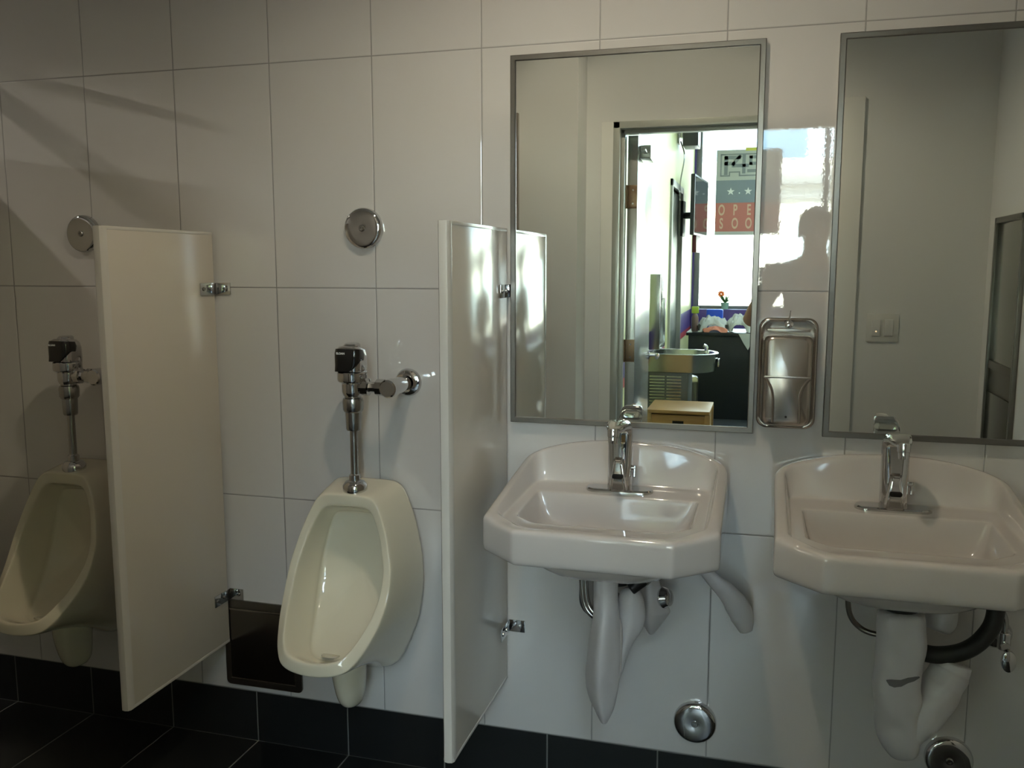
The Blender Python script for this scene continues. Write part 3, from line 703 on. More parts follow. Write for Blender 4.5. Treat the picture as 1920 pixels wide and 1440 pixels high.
def wrinkle(o, size, k):
    tx = bpy.data.textures.new('folds', 'CLOUDS'); tx.noise_scale = size; tx.noise_depth = 1
    o.modifiers['sub'].levels = o.modifiers['sub'].render_levels = 3
    d = o.modifiers.new('folds', 'DISPLACE'); d.texture = tx; d.strength = k; d.mid_level = .5
for o_ in bpy.data.objects:
    if o_.parent and o_.parent.name.startswith('pipe_cover') and 'sub' in o_.modifiers: wrinkle(o_, .065, .016 if o_.parent.location.x > .3 else .006)

# ------------------------------------------------------------------ door wall fittings seen in the mirrors
t = thing('light_switch', 'double white light switch plate reflected in the right mirror', 'light switch', (.578, DW, 1.185))
b = B(); box(b, -.062, .062, 0, .006, -.058, .058, .002); obj('plate', b, M_WHITEPL, t)
for x in (-.024, .024):
    b = B(); box(b, x-.017, x+.017, .005, .0095, -.034, .034, .002); obj('rocker', b, mat('rocker_plastic', (0.62, 0.61, 0.58), .25), t)
b = B(); cyl(b, .003, (-.024, .009, -.015), (-.024, .0105, -.015), 8); obj('indicator', b, mat('indicator_amber', (0.9, 0.6, 0.3), .3, emit=((1.0, 0.7, 0.4), 1.5)), t)

t = thing('towel_cabinet', 'recessed stainless towel dispenser and bin at the right of the right mirror', 'towel dispenser', (XR, -1.40, 0.90))
b = B()
for (y0, y1, z0, z1) in ((-.20, -.178, -.72, .72), (.178, .20, -.72, .72), (-.20, .20, .698, .72), (-.20, .20, -.72, -.698)): box(b, -.016, 0, y0, y1, z0, z1, .003)
obj('frame', b, M_FRAME, t)
b = B(); box(b, -.008, 0, -.178, .178, .18, .698, .001); obj('upper_door', b, mat('cabinet_steel', (0.42, 0.42, 0.38), .14, 1.0), t)
b = B(); box(b, -.004, -.0005, -.178, .178, .06, .18, .001); box(b, -.012, -.004, -.17, .17, .15, .18, .002); obj('towel_slot', b, M_STEELD, t)
b = B(); box(b, -.010, 0, -.178, .178, -.698, .06, .001); obj('bin_door', b, mat('cabinet_steel_low', (0.20, 0.20, 0.17), .14, 1.0), t)

# ------------------------------------------------------------------ ceiling downlights, and fill panels added in the hall
M_LED = mat('downlight_lens', (1, 1, 1), .5, emit=((1.0, 0.90, 0.72), 30))
def make_downlight(x, y, z, label, power, col, r=.06):
    t = thing('downlight', label, 'ceiling light', (x, y, z))
    b = B(); lathe(b, [(r+.02, 0), (r+.02, .006), (r, .010), (r, .004)], (0, 0, 0), (0, 0, -1), 32); obj('trim_ring', b, M_WHITEPL, t)
    b = B(); lathe(b, [(r-.002, .0005), (r-.002, .004)], (0, 0, 0), (0, 0, -1), 32); obj('lens', b, M_LED, t)
    ld = bpy.data.lights.new('lamp', 'SPOT'); ld.energy = power; ld.color = col; ld.shadow_soft_size = .022; ld.spot_size = math.radians(150); ld.spot_blend = .6
    lo = bpy.data.objects.new('lamp', ld); C.objects.link(lo); lo.parent = t; lo.location = (0, 0, -.03)
    return t
make_downlight(-0.33, -.95, 2.72, 'round ceiling downlight above the left sink', 36, (1.0, .86, .64))
make_downlight(-3.30, -.75, 2.72, 'round ceiling downlight over the toilet stall', 34, (1.0, .92, .80))
def make_fill_panel(x, y, z, label, power, col):  # unseen panels, added to send cool daylight-like fill through the doorway
    t = thing('added_fill_panel', label, 'ceiling light', (x, y, z), group='added hall fill panels')
    b = B()
    for (a, c, d, e) in ((-.32, -.29, -.62, .62), (.29, .32, -.62, .62), (-.32, .32, -.62, -.59), (-.32, .32, .59, .62)): box(b, a, c, d, e, -.03, 0, .002)
    obj('frame', b, M_WHITEPL, t)
    b = B(); box(b, -.29, .29, -.59, .59, -.006, 0); obj('diffuser', b, mat('fill_panel_diffuser', (1, 1, 1), .5, emit=((1, 1, .9), 4)), t)
    ld = bpy.data.lights.new('lamp', 'AREA'); ld.shape = 'RECTANGLE'; ld.size = .56; ld.size_y = 1.16; ld.energy = power; ld.color = col
    lo = bpy.data.objects.new('lamp', ld); C.objects.link(lo); lo.parent = t; lo.location = (0, 0, -.035)
make_fill_panel(.85, -4.3, HZ, 'added cool fill panel on the hall ceiling nearest the doorway', 50, (.55, .78, 1.0))
make_fill_panel(1.35, -6.9, HZ, 'added cool fill panel on the hall ceiling above the counter', 80, (.58, .80, 1.0))

# ------------------------------------------------------------------ things in the hall
M_DKGREY = mat('dark_grey_plastic', (0.03, 0.03, 0.032), 0.35)
# water cooler with bottle filler on the left hall wall
FX, FY = HX0, -4.52
M_FST = mat('fountain_steel', (.46, .47, .44), .22, 1.0); M_FSD = mat('cooler_grey', (.16, .165, .16), .4, .6)
t = thing('water_fountain', 'stainless wall water fountain with bottle filler, reflected in the left mirror', 'water fountain', (FX, FY, 0.80))
b = B()
def dshape(x1, hw, r, n=10):
    pts = [(0.001, -hw), (x1-r, -hw)]
    for i in range(1, n): a = -PI/2+PI*i/n; pts.append((x1-r+r*math.cos(a), hw*math.sin(a)))
    return pts+[(x1-r, hw), (0.001, hw)]
loft(b, [[(p[0], p[1], -.135) for p in dshape(.475, .205, .19)], [(p[0], p[1], -.13) for p in dshape(.485, .215, .20)], [(p[0], p[1], -.02) for p in dshape(.500, .23, .21)],
         [(p[0], p[1], .0) for p in dshape(.505, .235, .21)], [(p[0], p[1], .004) for p in dshape(.498, .228, .205)],
         [(.02+p[0]*.93, p[1]*.88, .002) for p in dshape(.490, .22, .20)], [(.03+p[0]*.90, p[1]*.82, -.045) for p in dshape(.480, .21, .19)], [(.06+p[0]*.75, p[1]*.6, -.06) for p in dshape(.45, .19, .17)]])
obj('basin', b, M_FST, t, 40)
b = B(); box(b, .001, .30, -.19, .19, -.42, -.13, .006); bo = obj('cooler_body', b, M_FSD, t)
b = B()
for k in range(11):
    for (x0, x1) in ((.02, .13), (.145, .25)): box(b, x0, x1, .190, .194, -.40+k*.023, -.391+k*.023)
obj('louver', b, M_FST, bo)
b = B(); lathe(b, [(.018, 0), (.018, .02), (.012, .03)], (.415, .03, -.01), (0, 0, 1), 18); tube(b, curve_pts([(.415, .03, .015), (.412, .028, .045), (.395, .025, .058)], 6), .014, 12); obj('bubbler', b, M_CHROME, t)
b = B(); box(b, .500, .512, -.05, .05, -.10, -.04, .004); obj('push_bar', b, M_CHROME, t)
b = B()
box(b, .001, .085, .165, .195, .03, .58, .004); box(b, .001, .085, -.195, -.165, .03, .58, .004); box(b, .001, .012, -.17, .17, .03, .58); box(b, .001, .090, -.17, .17, .40, .58, .004); box(b, .001, .085, -.17, .17, .03, .06, .003)
fl = obj('bottle_filler', b, M_FST, t)
b = B(); box(b, .088, .094, -.15, .15, .41, .57, .004); obj('filler_head', b, mat('filler_grey', (.55, .56, .54), .3), fl)
b = B(); box(b, .093, .097, -.10, .12, .46, .53, .001); obj('display_window', b, mat('display_green', (.10, .35, .28), .2), fl)
b = B(); lathe(b, [(.01, 0), (.01, .02)], (.05, 0, .40), (0, 0, -1), 12); obj('nozzle', b, M_BLK, fl)

# bamboo crate
t = thing('wooden_hamper', 'bamboo hamper with a lid and slatted front, reflected in the left mirror', 'hamper', (-.405, -3.70, 0))
W, D, H = .185, .20, .50
for sx in (-1, 1):
    for sy in (-1, 1): b = B(); box(b, sx*W-.016, sx*W+.016, sy*D-.016, sy*D+.016, 0, H, .002); obj('corner_post', b, M_WOOD, t)
b = B()
pl = rrect(-.035, .035, H-.070, H-.048, .010, 4)
box(b, -W, W, D-.008, D+.006, H-.048, H-.01); box(b, -W, W, D-.008, D+.006, H-.105, H-.070)
box(b, -W, -.036, D-.008, D+.006, H-.071, H-.047); box(b, .036, W, D-.008, D+.006, H-.071, H-.047); box(b, -W, W, D-.008, D+.006, .04, .09)
for k in range(7):
    x = -W+.03+k*(2*W-.06)/6; box(b, x-.018, x+.018, D-.006, D+.003, .09, H-.10, .001)
obj('front_panel', b, M_WOOD, t)
b = B(); box(b, -.036, .036, D-.008, D-.002, H-.074, H-.044); obj('handle_recess', b, M_HOLE, t)
for nm, (x0, x1, y0, y1) in (('side_panel', (-W-.004, -W+.006, -D, D)), ('side_panel', (W-.006, W+.004, -D, D)), ('back_panel', (-W, W, -D-.004, -D+.006))):
    b = B(); box(b, x0, x1, y0, y1, .04, H-.01); obj(nm, b, M_WOOD, t)
b = B(); box(b, -W-.015, W+.015, -D-.015, D+.025, H, H+.022, .004); obj('lid', b, M_WOOD, t)

# counter
t = thing('reception_counter', 'black counter with cloths heaped on it, reflected in the left mirror', 'counter', (.35, -6.62, 0))
b = B(); box(b, -.93, .93, -.30, .30, 0, .79, .004); obj('counter_body', b, mat('black_laminate', (.010, .011, .012), .35), t)
b = B(); box(b, -.95, .95, -.32, .32, .79, .82, .004); obj('counter_top', b, mat('black_top', (.018, .019, .02), .3), t)

def crumple(seed, rx, ry, rz, n=26):
    rnd = random.Random(seed); b = B(); ph = [(rnd.uniform(2, 9), rnd.uniform(0, 6.28), rnd.uniform(-1, 1), rnd.uniform(-1, 1)) for _ in range(9)]
    def h(x, y):
        v = 0
        for f, p, cx, cy in ph: v += abs(math.sin(f*(x*cx+y*cy)*2.2+p))*(1/(1+f*.25))
        return v/3.6
    top = []; V = {}
    for i in range(n+1):
        for j in range(n+1):
            u, v = i/n*2-1, j/n*2-1
            d = max(0, 1-(u*u+v*v)*.75); z = rz*(d**.5)*(.35+.75*h(u, v))
            e = 1+.16*math.sin(5*math.atan2(v, u)+seed)
            V[i, j] = b.verts.new((u*rx*e, v*ry*e, max(.002, z)+.004))
    for i in range(n):
        for j in range(n): b.faces.new((V[i, j], V[i+1, j], V[i+1, j+1], V[i, j+1]))
    g = bmesh.ops.extrude_face_region(b, geom=b.faces[:])
    for v in g['geom']:
        if isinstance(v, bmesh.types.BMVert): v.co.z = v.co.z-.003
    return b
M_CLOTH = mat('white_cotton', (.55, .55, .50), .85)
M_CORAL = mat('coral_cloth', (.62, .23, .14), .8)
for i, (x, y, rx, ry, rz, m, lb) in enumerate(((-.36, -6.44, .13, .09, .16, M_CLOTH, 'crumpled white cloth at the left of the heap on the black counter'),
                                    (-.115, -6.45, .115, .10, .17, M_CLOTH, 'crumpled white cloth in the middle of the heap on the black counter'),
                                    (.115, -6.48, .105, .10, .12, M_CLOTH, 'crumpled white cloth at the right of the heap, by the mirror edge'),
                                    (-.335, -6.345, .10, .05, .055, M_CORAL, 'coral cloth lying in front of the white cloths on the counter'))):
    o = obj('crumpled_cloth', crumple(i+3, rx, ry, rz), m, None, 180); o.location = (x, y, .82); tag(o, lb, 'cloth', 'cloths heaped on the counter')
b = B()
prism(b, [(-.07, .0), (.0, .005), (.075, .0), (.055, -.07), (.02, -.15), (-.02, -.09)], -.004, .004)
o = obj('hanging_cloth', b, M_CLOTH); o.location = (-.05, -6.292, .815); tag(o, 'corner of white cloth hanging over the front edge of the counter', 'cloth')
t = thing('spray_bottle', 'clear bottle with square green top left of the cloths on the counter', 'bottle', (-.535, -6.50, .82))
b = B(); lathe(b, [(.030, 0), (.033, .01), (.033, .13), (.02, .16), (.014, .17)], (0, 0, 0), (0, 0, 1), 18); obj('bottle', b, mat('bottle_brown', (.20, .13, .10), .3), t)
b = B(); box(b, -.033, .033, -.02, .02, .17, .235, .004); obj('cap', b, mat('lime_green', (.42, .55, .05), .4), t)
t = thing('blue_carton', 'blue carton with white label behind the cloths on the counter', 'carton', (-.36, -6.66, .82))
b = B(); box(b, -.08, .08, -.04, .04, 0, .205, .02, 3); obj('carton', b, mat('bright_blue', (.01, .07, .55), .35), t)
b = B(); box(b, -.055, .03, .040, .042, .03, .13, .0005); obj('label', b, M_WHITE, t)

# round bin standing in for a lower fountain
t = thing('fountain_stand_in', 'small round steel bin standing in for a lower fountain behind the water fountain', 'bin', (-.475, -5.15, 0))
b = B(); lathe(b, [(.075, 0), (.08, .01), (.08, .50), (.078, .50)], (0, 0, 0), (0, 0, 1), 32); obj('body', b, M_STEELD, t)
b = B(); lathe(b, [(.083, .50), (.084, .52), (.07, .545), (.03, .555)], (0, 0, 0), (0, 0, 1), 32); obj('lid', b, M_STEEL, t)

# TV on a wall arm, and a unit high on the wall
t = thing('wall_television', 'black television on a wall arm in the hall, seen almost edge on', 'television', (-.545, -6.75, 1.93), math.radians(4))
b = B(); box(b, -.02, .02, -.48, .42, -.20, .36, .008); obj('screen_case', b, M_DKGREY, t)
b = B(); box(b, .020, .022, -.46, .40, -.18, .34); obj('screen', b, mat('screen_glass', (.02, .02, .025), .05), t)
b = B(); box(b, -.145, -.02, -.03, .03, -.03, .03, .004); box(b, -.163, -.140, -.08, .08, -.20, .14, .003); obj('wall_arm', b, M_BLKM, t)
b = B(); box(b, -.02, .02, -.05, .25, -.36, -.20, .006); obj('sound_unit', b, mat('red_brown_unit', (.12, .02, .02), .4), t)
t = thing('wall_speaker', 'black speaker on a bracket high on the hall wall', 'speaker', (HX0, -6.3, 2.66), math.radians(0))
b = B(); box(b, .05, .19, -.14, .14, -.14, .22, .01); obj('cabinet', b, M_DKGREY, t)
b = B(); box(b, .001, .06, -.04, .04, -.05, .05, .004); box(b, .001, .012, -.07, .07, -.10, .10, .002); obj('bracket', b, M_CHROME2, t)
b = B(); tube(b, curve_pts([(.02, 0, -.08), (.06, .03, -.22), (.03, .05, -.45), (.03, .05, -.62)], 6), .006, 8); obj('cable', b, M_CHROME2, t)

# window sill planter and poster
b = B(); box(b, HX0+.01, HX1-.01, HY1, HY1+.13, 0, .955, .003); struct('trim_7', b, M_PURPLE)
t = thing('flower_pot', 'small potted orange flower with green leaves on the window sill', 'plant', (-.33, HY1+.065, .955))
b = B(); lathe(b, [(.035, 0), (.048, .07), (.050, .075), (.044, .075)], (0, 0, 0), (0, 0, 1), 20); obj('pot', b, mat('pot_pale', (.35, .55, .45), .5), t)
rnd = random.Random(5); b = B()
for k in range(26):
    a, tl, L = rnd.uniform(0, 6.28), rnd.uniform(.3, 1.1), rnd.uniform(.06, .13)
    mx = Matrix.Translation((0, 0, .07)) @ Matrix.Rotation(a, 4, 'Z') @ Matrix.Rotation(tl, 4, 'Y')
    lf = bmesh.new(); loft(lf, [[(-.001, -.012*w_, L*s), (.001, -.012*w_, L*s), (.001, .012*w_, L*s), (-.001, .012*w_, L*s)] for s, w_ in ((0, .2), (.3, .8), (.6, 1), (.85, .6), (1, .1))]); merge(b, lf, mx)
obj('foliage', b, mat('leaf_green', (.08, .26, .07), .5), t)
b = B(); cyl(b, .003, (0, 0, .06), (-.045, 0, .165), 8)
for k in range(12):
    mx = Matrix.Translation((-.045, 0, .17)) @ Matrix.Rotation(k*PI/6, 4, 'Y') @ Matrix.Rotation(.25*(k % 2), 4, 'X')
    lf = bmesh.new(); loft(lf, [[(-.009*w_, -.002, L), (.009*w_, -.002, L), (.009*w_, .002, L), (-.009*w_, .002, L)] for L, w_ in ((.004, .5), (.02, 1), (.036, .7), (.042, .2))]); merge(b, lf, mx)
obj('flower', b, mat('orange_petals', (.80, .16, .03), .6), t)

PX0, PX1 = -.475, .235
t = thing('window_poster', 'red, grey and white lettered poster with two stars showing, hung in the hall window', 'poster', ((PX0+PX1)/2, HY1-.066, 1.79))
M_PP = mat('poster_paper', (.50, .50, .47), .6); M_PB = mat('poster_grey_blue_glare', (.22, .25, .28), .6); M_PR = mat('poster_red_glare', (.48, .16, .13), .6); M_PD = mat('poster_dark_grey_glare', (.24, .26, .26), .6); M_PC = mat('poster_cream_glare', (.60, .42, .30), .6)  # band, logo and letter colours paled: window glare put into the colour
hw = (PX1-PX0)/2
b = B(); box(b, -hw, hw, -.0012, .0012, .0, .945); obj('sheet', b, M_PP, t)
b = B(); box(b, -hw, hw, -.0020, .0020, .36, .61); obj('star_band', b, M_PB, t)
b = B(); box(b, -hw, hw, -.0020, .0020, .04, .36); obj('red_band', b, M_PR, t)
for sx in (-.19, 0, .19):
    b = B()
    pts = [((.045 if i % 2 == 0 else .018)*math.sin(i*PI/5)+sx, .485+(.045 if i % 2 == 0 else .018)*math.cos(i*PI/5)) for i in range(10)]
    prism(b, pts, -.0026, .0026); obj('star', b, M_WHITE, t)
for sx in (-.095, .095): b = B(); box(b, sx-.006, sx+.006, -.0026, .0026, .46, .475); obj('dot', b, M_WHITE, t)
def put_text(s, size, x, z, m, par, nm, sxs=1.0, bold=0.0, d=.0056):
    bb = B(); merge(bb, text_bm(s, size, d, bold), Matrix.Translation((x, 0, z)) @ Matrix.Scale(sxs, 4, (1, 0, 0)) @ Matrix.Rotation(PI/2, 4, 'X')); return obj(nm, bb, m, par)
for s, z in (('OPEN', .275), ('SOON', .125)):
    for k, ch in enumerate(s): put_text(ch, .165, -.285+k*.150, z, M_PC, t, 'letter', .55, .004)
# boxed F45 outline built from bars
b = B()
def bars(L, w_, m_d=.0052):
    for (x0, z0), (x1, z1) in L:
        dx, dz = x1-x0, z1-z0; l = math.hypot(dx, dz); nx, nz = -dz/l*w_/2, dx/l*w_/2; ex, ez = dx/l*w_/2, dz/l*w_/2
        prism(b, [(x0-ex+nx, z0-ez+nz), (x1+ex+nx, z1+ez+nz), (x1+ex-nx, z1+ez-nz), (x0-ex-nx, z0-ez-nz)], -m_d/2, m_d/2)
O = [(-.305, .66), (-.305, .895), (.30, .895), (.30, .66), (-.03, .66), (-.10, .66), (-.10, .70), (-.21, .70), (-.21, .66), (-.305, .66)]
bars(list(zip(O, O[1:])), .014)
bars([((-.250, .69), (-.250, .86)), ((-.250, .86), (-.11, .86)), ((-.250, .795), (-.17, .795))], .040)
bars([((-.10, .87), (-.17, .790)), ((-.17, .770), (-.020, .770)), ((-.055, .87), (-.055, .70))], .036)
bars([((.12, .86), (.02, .86)), ((.02, .86), (.02, .79)), ((.02, .79), (.12, .79)), ((.12, .79), (.12, .71)), ((.12, .71), (.0, .71))], .034)
obj('logo', b, M_PD, t)
b = B(); box(b, -.04, .09, -.003, .003, .93, .965); obj('tape', b, mat('yellow_tape', (.65, .62, .10), .5), t)

# ------------------------------------------------------------------ street outside
b = B(); box(b, -40, 40, -60, HY1-.15, -.25, -.15); struct('floor_street', b, mat('street_concrete', (.42, .41, .39), .8, var=(.5, .1)))
t = thing('shop_building', 'pale low building across the street, glimpsed in the glossy tiles', 'building', (0, -26, -.15))
b = B(); box(b, -14, 14, -6, 0, 0, 4.75, .05); obj('wall', b, mat('pale_stucco', (.72, .70, .62), .8), t)
b = B(); box(b, -14, 14, -.01, .35, 3.98, 4.33, .02); obj('fascia', b, mat('fascia_grey', (.16, .17, .17), .6), t)
b = B(); box(b, -14, 14, -.01, .18, 3.58, 3.68, .01); obj('gutter', b, mat('fascia_grey', (.16, .17, .17), .6), t)
for k in range(6):
    b = B(); box(b, -12+k*4.2, -9.2+k*4.2, -.02, .03, .8, 2.9, .01); f = obj('shop_window', b, mat('shop_glass', (.25, .30, .32), .1), t)
t = thing('office_block', 'blue glazed office block behind the low building, glimpsed in the tiles', 'building', (-8.2, -34, -.15))
b = B(); box(b, -9, 9.65, -6, 0, 0, 15, .05); obj('facade', b, mat('blue_facade', (.10, .17, .24), .35), t)
b = B()
for k in range(5): box(b, -9.05, 9.7, -.02, .08, 2.6*k+2, 2.6*k+2.3, .01)
obj('floor_band', b, mat('facade_band', (.30, .36, .42), .5), t)

# ------------------------------------------------------------------ the photographer (seen as a reflection)
def skin_obj(name, verts, edges, m, parent, sub=2, root=0):
    """verts: (x, y, z, rx, ry)"""
    me = bpy.data.meshes.new(name); me.from_pydata([v[:3] for v in verts], edges, []); o = bpy.data.objects.new(name, me); C.objects.link(o)
    o.modifiers.new('skin', 'SKIN'); me.skin_vertices or bpy.context.view_layer.update()
    sv = me.skin_vertices[0].data if me.skin_vertices else None
    if sv is None:
        bm = bmesh.new(); bm.from_mesh(me); bm.verts.layers.skin.verify(); bm.to_mesh(me); bm.free(); sv = me.skin_vertices[0].data
    for i, v in enumerate(verts): sv[i].radius = (v[3], v[4]); sv[i].use_root = (i == root)
    s = o.modifiers.new('sub', 'SUBSURF'); s.levels = sub; s.render_levels = sub
    me.materials.append(m)
    o.parent = parent
    o.modifiers['skin'].use_smooth_shade = True
    return o
PXC, PYC = .345, -2.62
t = thing('person', 'person in a dark shirt holding a phone, a dark reflection between the mirrors', 'person', (PXC, PYC, -0.0))
M_SKIN = mat('skin', (.36, .19, .11), .5); M_HAIR = mat('dark_hair', (.012, .010, .009), .6); M_SHIRT = mat('charcoal_shirt', (.022, .024, .028), .8); M_JEANS = mat('dark_trousers', (.02, .022, .035), .8); M_SHOE = mat('black_shoe', (.01, .01, .01), .5)
# local frame: person faces +Y (towards the sinks); left hand is at -X
lens = Vector((.1074-PXC, -2.2379-PYC, 1.4378))
V = []; E_ = []
def av(x, y, z, r, r2=None, link=None):
    V.append((x, y, z, r, r2 or r)); i = len(V)-1
    if link is not None: E_.append((link, i))
    return i
pel = av(0, 0, .96, .15, .105); ab = av(0, .01, 1.10, .135, .10, pel); ch = av(0, .0, 1.28, .155, .11, ab); uc = av(0, -.01, 1.40, .12, .09, ch)
nk = av(0, .0, 1.475, .055, .058, uc); jaw = av(0, .018, 1.555, .062, .074, nk); hd = av(0, .012, 1.615, .074, .092, jaw); tp = av(0, .005, 1.675, .060, .075, hd)
LH = (lens.x+.012, lens.y-.030, lens.z-.055); RH = (lens.x+.165, lens.y-.030, lens.z-.055)
for s, elb, wr in ((-1, (-.315, .09, 1.145), LH), (1, (.27, .10, 1.14), RH)):
    sh = av(s*.165, -.01, 1.395, .062, None, uc); up_ = av((s*.165+elb[0])/2, (elb[1])/2-.0, (1.395+elb[2])/2, .050, None, sh); el = av(*elb, .042, None, up_)
    f1_ = av(elb[0]*.6+wr[0]*.4, elb[1]*.6+wr[1]*.4, elb[2]*.6+wr[2]*.4, .038, None, el); av(wr[0], wr[1]-.02, wr[2]-.045, .026, None, f1_)
for s in (-1, 1):
    hp = av(s*.09, 0, .88, .092, None, pel); kn = av(s*.10, .02, .50, .060, None, hp); cf = av(s*.105, -.01, .33, .058, None, kn); an = av(s*.11, -.02, .09, .040, None, cf); av(s*.125, .13, .045, .040, .03, an)
skin_obj('body', V, E_, M_SKIN, t)
# face details
b = B()
loft(b, [[(-.016, .098, 1.600), (.016, .098, 1.600), (.006, .100, 1.640), (-.006, .100, 1.640)], [(-.009, .118, 1.604), (.009, .118, 1.604), (.004, .104, 1.638), (-.004, .104, 1.638)]])
obj('nose', b, M_SKIN, t, 180, 1)
for s in (-1, 1):
    b = B(); bmesh.ops.create_uvsphere(b, u_segments=14, v_segments=10, radius=.012); bmesh.ops.translate(b, verts=b.verts, vec=(s*.031, .090, 1.640)); obj('eye', b, M_WHITE, t)
    b = B(); bmesh.ops.create_uvsphere(b, u_segments=14, v_segments=10, radius=1); bmesh.ops.scale(b, verts=b.verts, vec=(.010, .020, .032)); bmesh.ops.translate(b, verts=b.verts, vec=(s*.078, .008, 1.618)); obj('ear', b, M_SKIN, t)
b = B(); bmesh.ops.create_uvsphere(b, u_segments=14, v_segments=8, radius=1); bmesh.ops.scale(b, verts=b.verts, vec=(.024, .008, .007)); bmesh.ops.translate(b, verts=b.verts, vec=(0, .096, 1.572)); obj('mouth', b, mat('lips', (.30, .10, .08), .5), t)
b = B(); bmesh.ops.create_uvsphere(b, u_segments=28, v_segments=18, radius=1)
bmesh.ops.scale(b, verts=b.verts, vec=(.088, .105, .090)); bmesh.ops.translate(b, verts=b.verts, vec=(0, -.008, 1.650))
bmesh.ops.delete(b, geom=[v for v in b.verts if v.co.y > .045 and v.co.z < 1.69 or v.co.z < 1.60 and v.co.y > -.01], context='VERTS')
rn = random.Random(3)
for v in b.verts: v.co += (v.co-Vector((0, 0, 1.65)))*rn.uniform(-.04, .05)
obj('hair', b, M_HAIR, t, 180)
# clothing
V = []; E_ = []
a0 = av(0, .0, .90, .165, .118); a1 = av(0, .01, 1.10, .150, .112, a0); a2 = av(0, 0, 1.28, .170, .122, a1); a3 = av(0, -.01, 1.405, .130, .095, a2)
for s, elb in ((-1, (-.315, .09, 1.145)), (1, (.27, .10, 1.14))):
    sh = av(s*.170, -.01, 1.40, .074, None, a3); av(s*.165+(elb[0]-s*.165)*.78, elb[1]*.75, 1.40+(elb[2]-1.40)*.75, .060, None, sh)
skin_obj('shirt', V, E_, M_SHIRT, t)
V = []; E_ = []
p_ = av(0, 0, .93, .160, .115)
for s in (-1, 1):
    hp = av(s*.092, 0, .84, .100, None, p_); kn = av(s*.10, .02, .50, .072, None, hp); av(s*.11, -.015, .10, .062, None, kn)
skin_obj('trousers', V, E_, M_JEANS, t)
for s in (-1, 1):
    b = B(); loft(b, [[(s*.118+p[0], p[1]+.05, z) for p in rrect(-.048*k, .048*k, -.14*k2, .13*k2, .045*k, 5)] for z, k, k2 in ((.0, 1, 1), (.03, 1, 1), (.06, .88, .93), (.09, .7, .55), (.12, .6, .35))]); obj('shoe', b, M_SHOE, t)
# hands gripping the phone: palms behind, unequal curled fingers over the edges
def hand(wr, s, name):
    V.clear(); E_.clear()
    w0 = av(wr[0], wr[1]-.02, wr[2]-.045, .026, .020); pm = av(wr[0]-s*.002, wr[1]-.012, wr[2]-.005, .030, .018, w0); pk = av(wr[0]-s*.004, wr[1]-.012, wr[2]+.026, .030, .015, pm)
    skin_obj(name, V, E_, M_SKIN, t)
    for k, (dz, L) in enumerate(((.040, .8), (.022, .95), (.004, 1.0), (-.014, .85))):
        pts = [(wr[0]+s*.006, wr[1]-.018, wr[2]+dz), (wr[0]+s*.024, wr[1]-.014, wr[2]+dz+.004), (wr[0]+s*.030, wr[1]+.006*L, wr[2]+dz+.006), (wr[0]+s*.018, wr[1]+.018*L, wr[2]+dz+.006)]
        bb = B(); tube(bb, curve_pts(pts, 4), [.0085]*8+[.0078]*4+[.0065], 10); obj('finger', bb, M_SKIN, t, 180, 1)
    bb = B(); tube(bb, curve_pts([(wr[0]-s*.010, wr[1]-.016, wr[2]-.012), (wr[0]-s*.028, wr[1]-.020, wr[2]+.010), (wr[0]-s*.036, wr[1]-.020, wr[2]+.036)], 4), [.011]*5+[.010]*3+[.008], 10); obj('thumb', bb, M_SKIN, t, 180, 1)
hand((LH[0]-.010, LH[1], LH[2]), -1, 'hand'); hand(RH, 1, 'hand')
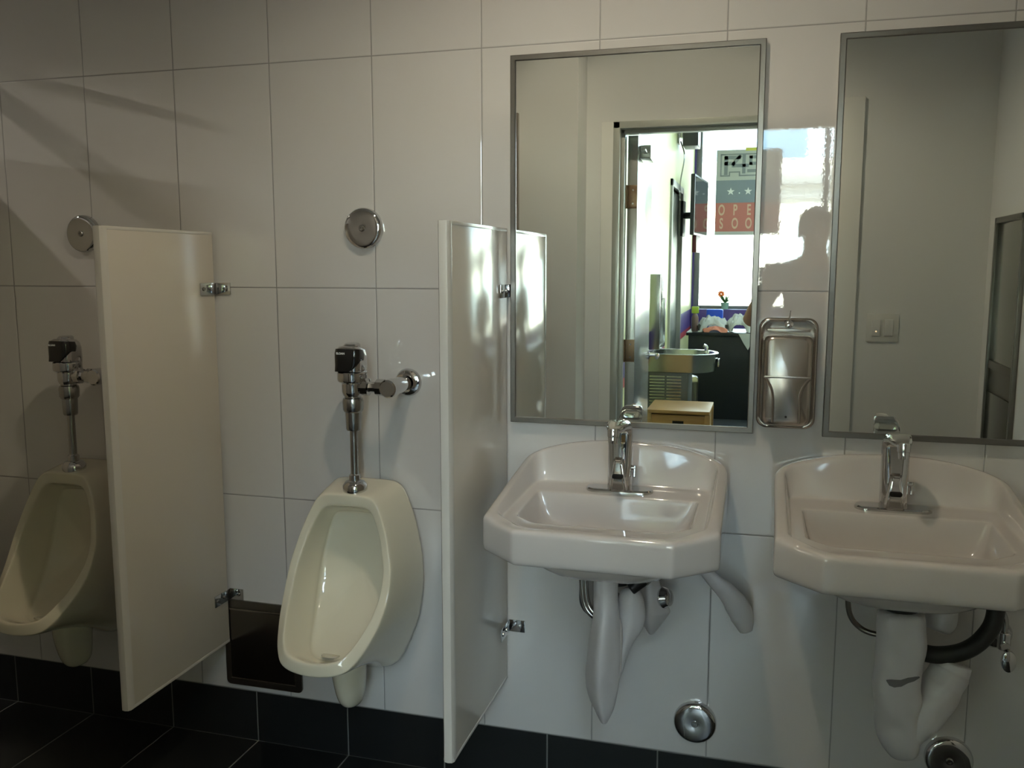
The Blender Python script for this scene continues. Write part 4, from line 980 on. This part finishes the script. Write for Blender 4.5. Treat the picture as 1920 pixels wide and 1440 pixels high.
# phone: a thing of its own, its lens is where the picture is taken from
q = Matrix.Rotation(.2771, 4, 'Z') @ Matrix.Rotation(-.1318, 4, 'X')
t = thing('mobile_phone', 'black mobile phone held up by the reflected person', 'phone', (.1074, -2.2379, 1.4378)); t.rotation_euler = q.to_euler()
b = B(); rg = [[(p[0], y, p[1]) for p in rrect(-.010+i, .142-i, -.062+i, .012-i, .009, 5)] for i, y in ((.0012, -.012), (0, -.0108), (0, -.0050), (.0012, -.0040))]
loft(b, rg); obj('phone_case', b, M_BLK, t)
b = B(); box(b, -.004, .136, -.0124, -.0119, -.058, .008); obj('phone_screen', b, M_BLK, t)
b = B(); lathe(b, [(.005, 0), (.005, .0008)], (0, -.0040, 0), (0, 1, 0), 16); obj('camera_lens', b, M_BLK, t)


# ------------------------------------------------------------------ camera, world, view
cam = bpy.data.cameras.new('camera'); co = bpy.data.objects.new('camera', cam); C.objects.link(co)
cam.sensor_width = 36; cam.lens = 1662.78/1920*36; cam.clip_start = .004; cam.clip_end = 200
yaw, pit, rol = 0.27710, -0.13181, 0.00051
Rm = Matrix.Rotation(yaw, 3, 'Z') @ Matrix.Rotation(pit, 3, 'X') @ Matrix.Rotation(rol, 3, 'Y')
rt, fw, up = Rm.col[0], Rm.col[1], Rm.col[2]
mm = Matrix((( rt[0], up[0], -fw[0]), (rt[1], up[1], -fw[1]), (rt[2], up[2], -fw[2]))).to_4x4()
mm.translation = Vector((0.1074, -2.2379, 1.4378))
co.matrix_world = mm
bpy.context.scene.camera = co
wd = bpy.data.worlds.new('sky'); bpy.context.scene.world = wd; wd.use_nodes = True
bg = wd.node_tree.nodes['Background']; bg.inputs[0].default_value = (0.74, 0.88, 1.0, 1); bg.inputs[1].default_value = 14.0
sl = bpy.data.lights.new('sun', 'SUN'); sl.energy = 95; sl.angle = .01; sl.color = (1, .95, .86)
so = bpy.data.objects.new('sun', sl); C.objects.link(so); so.rotation_euler = (math.radians(-48), math.radians(12), 0)
sc = bpy.context.scene
sc.view_settings.view_transform = 'Standard'; sc.view_settings.look = 'None'; sc.view_settings.exposure = -0.15; sc.view_settings.gamma = 1; sc.view_settings.use_curve_mapping = False
sc.cycles.max_bounces = 10; sc.cycles.diffuse_bounces = 4; sc.cycles.glossy_bounces = 6; sc.cycles.transparent_max_bounces = 8
sc.cycles.sample_clamp_indirect = 6.0; sc.cycles.caustics_reflective = True; sc.cycles.blur_glossy = 0.0
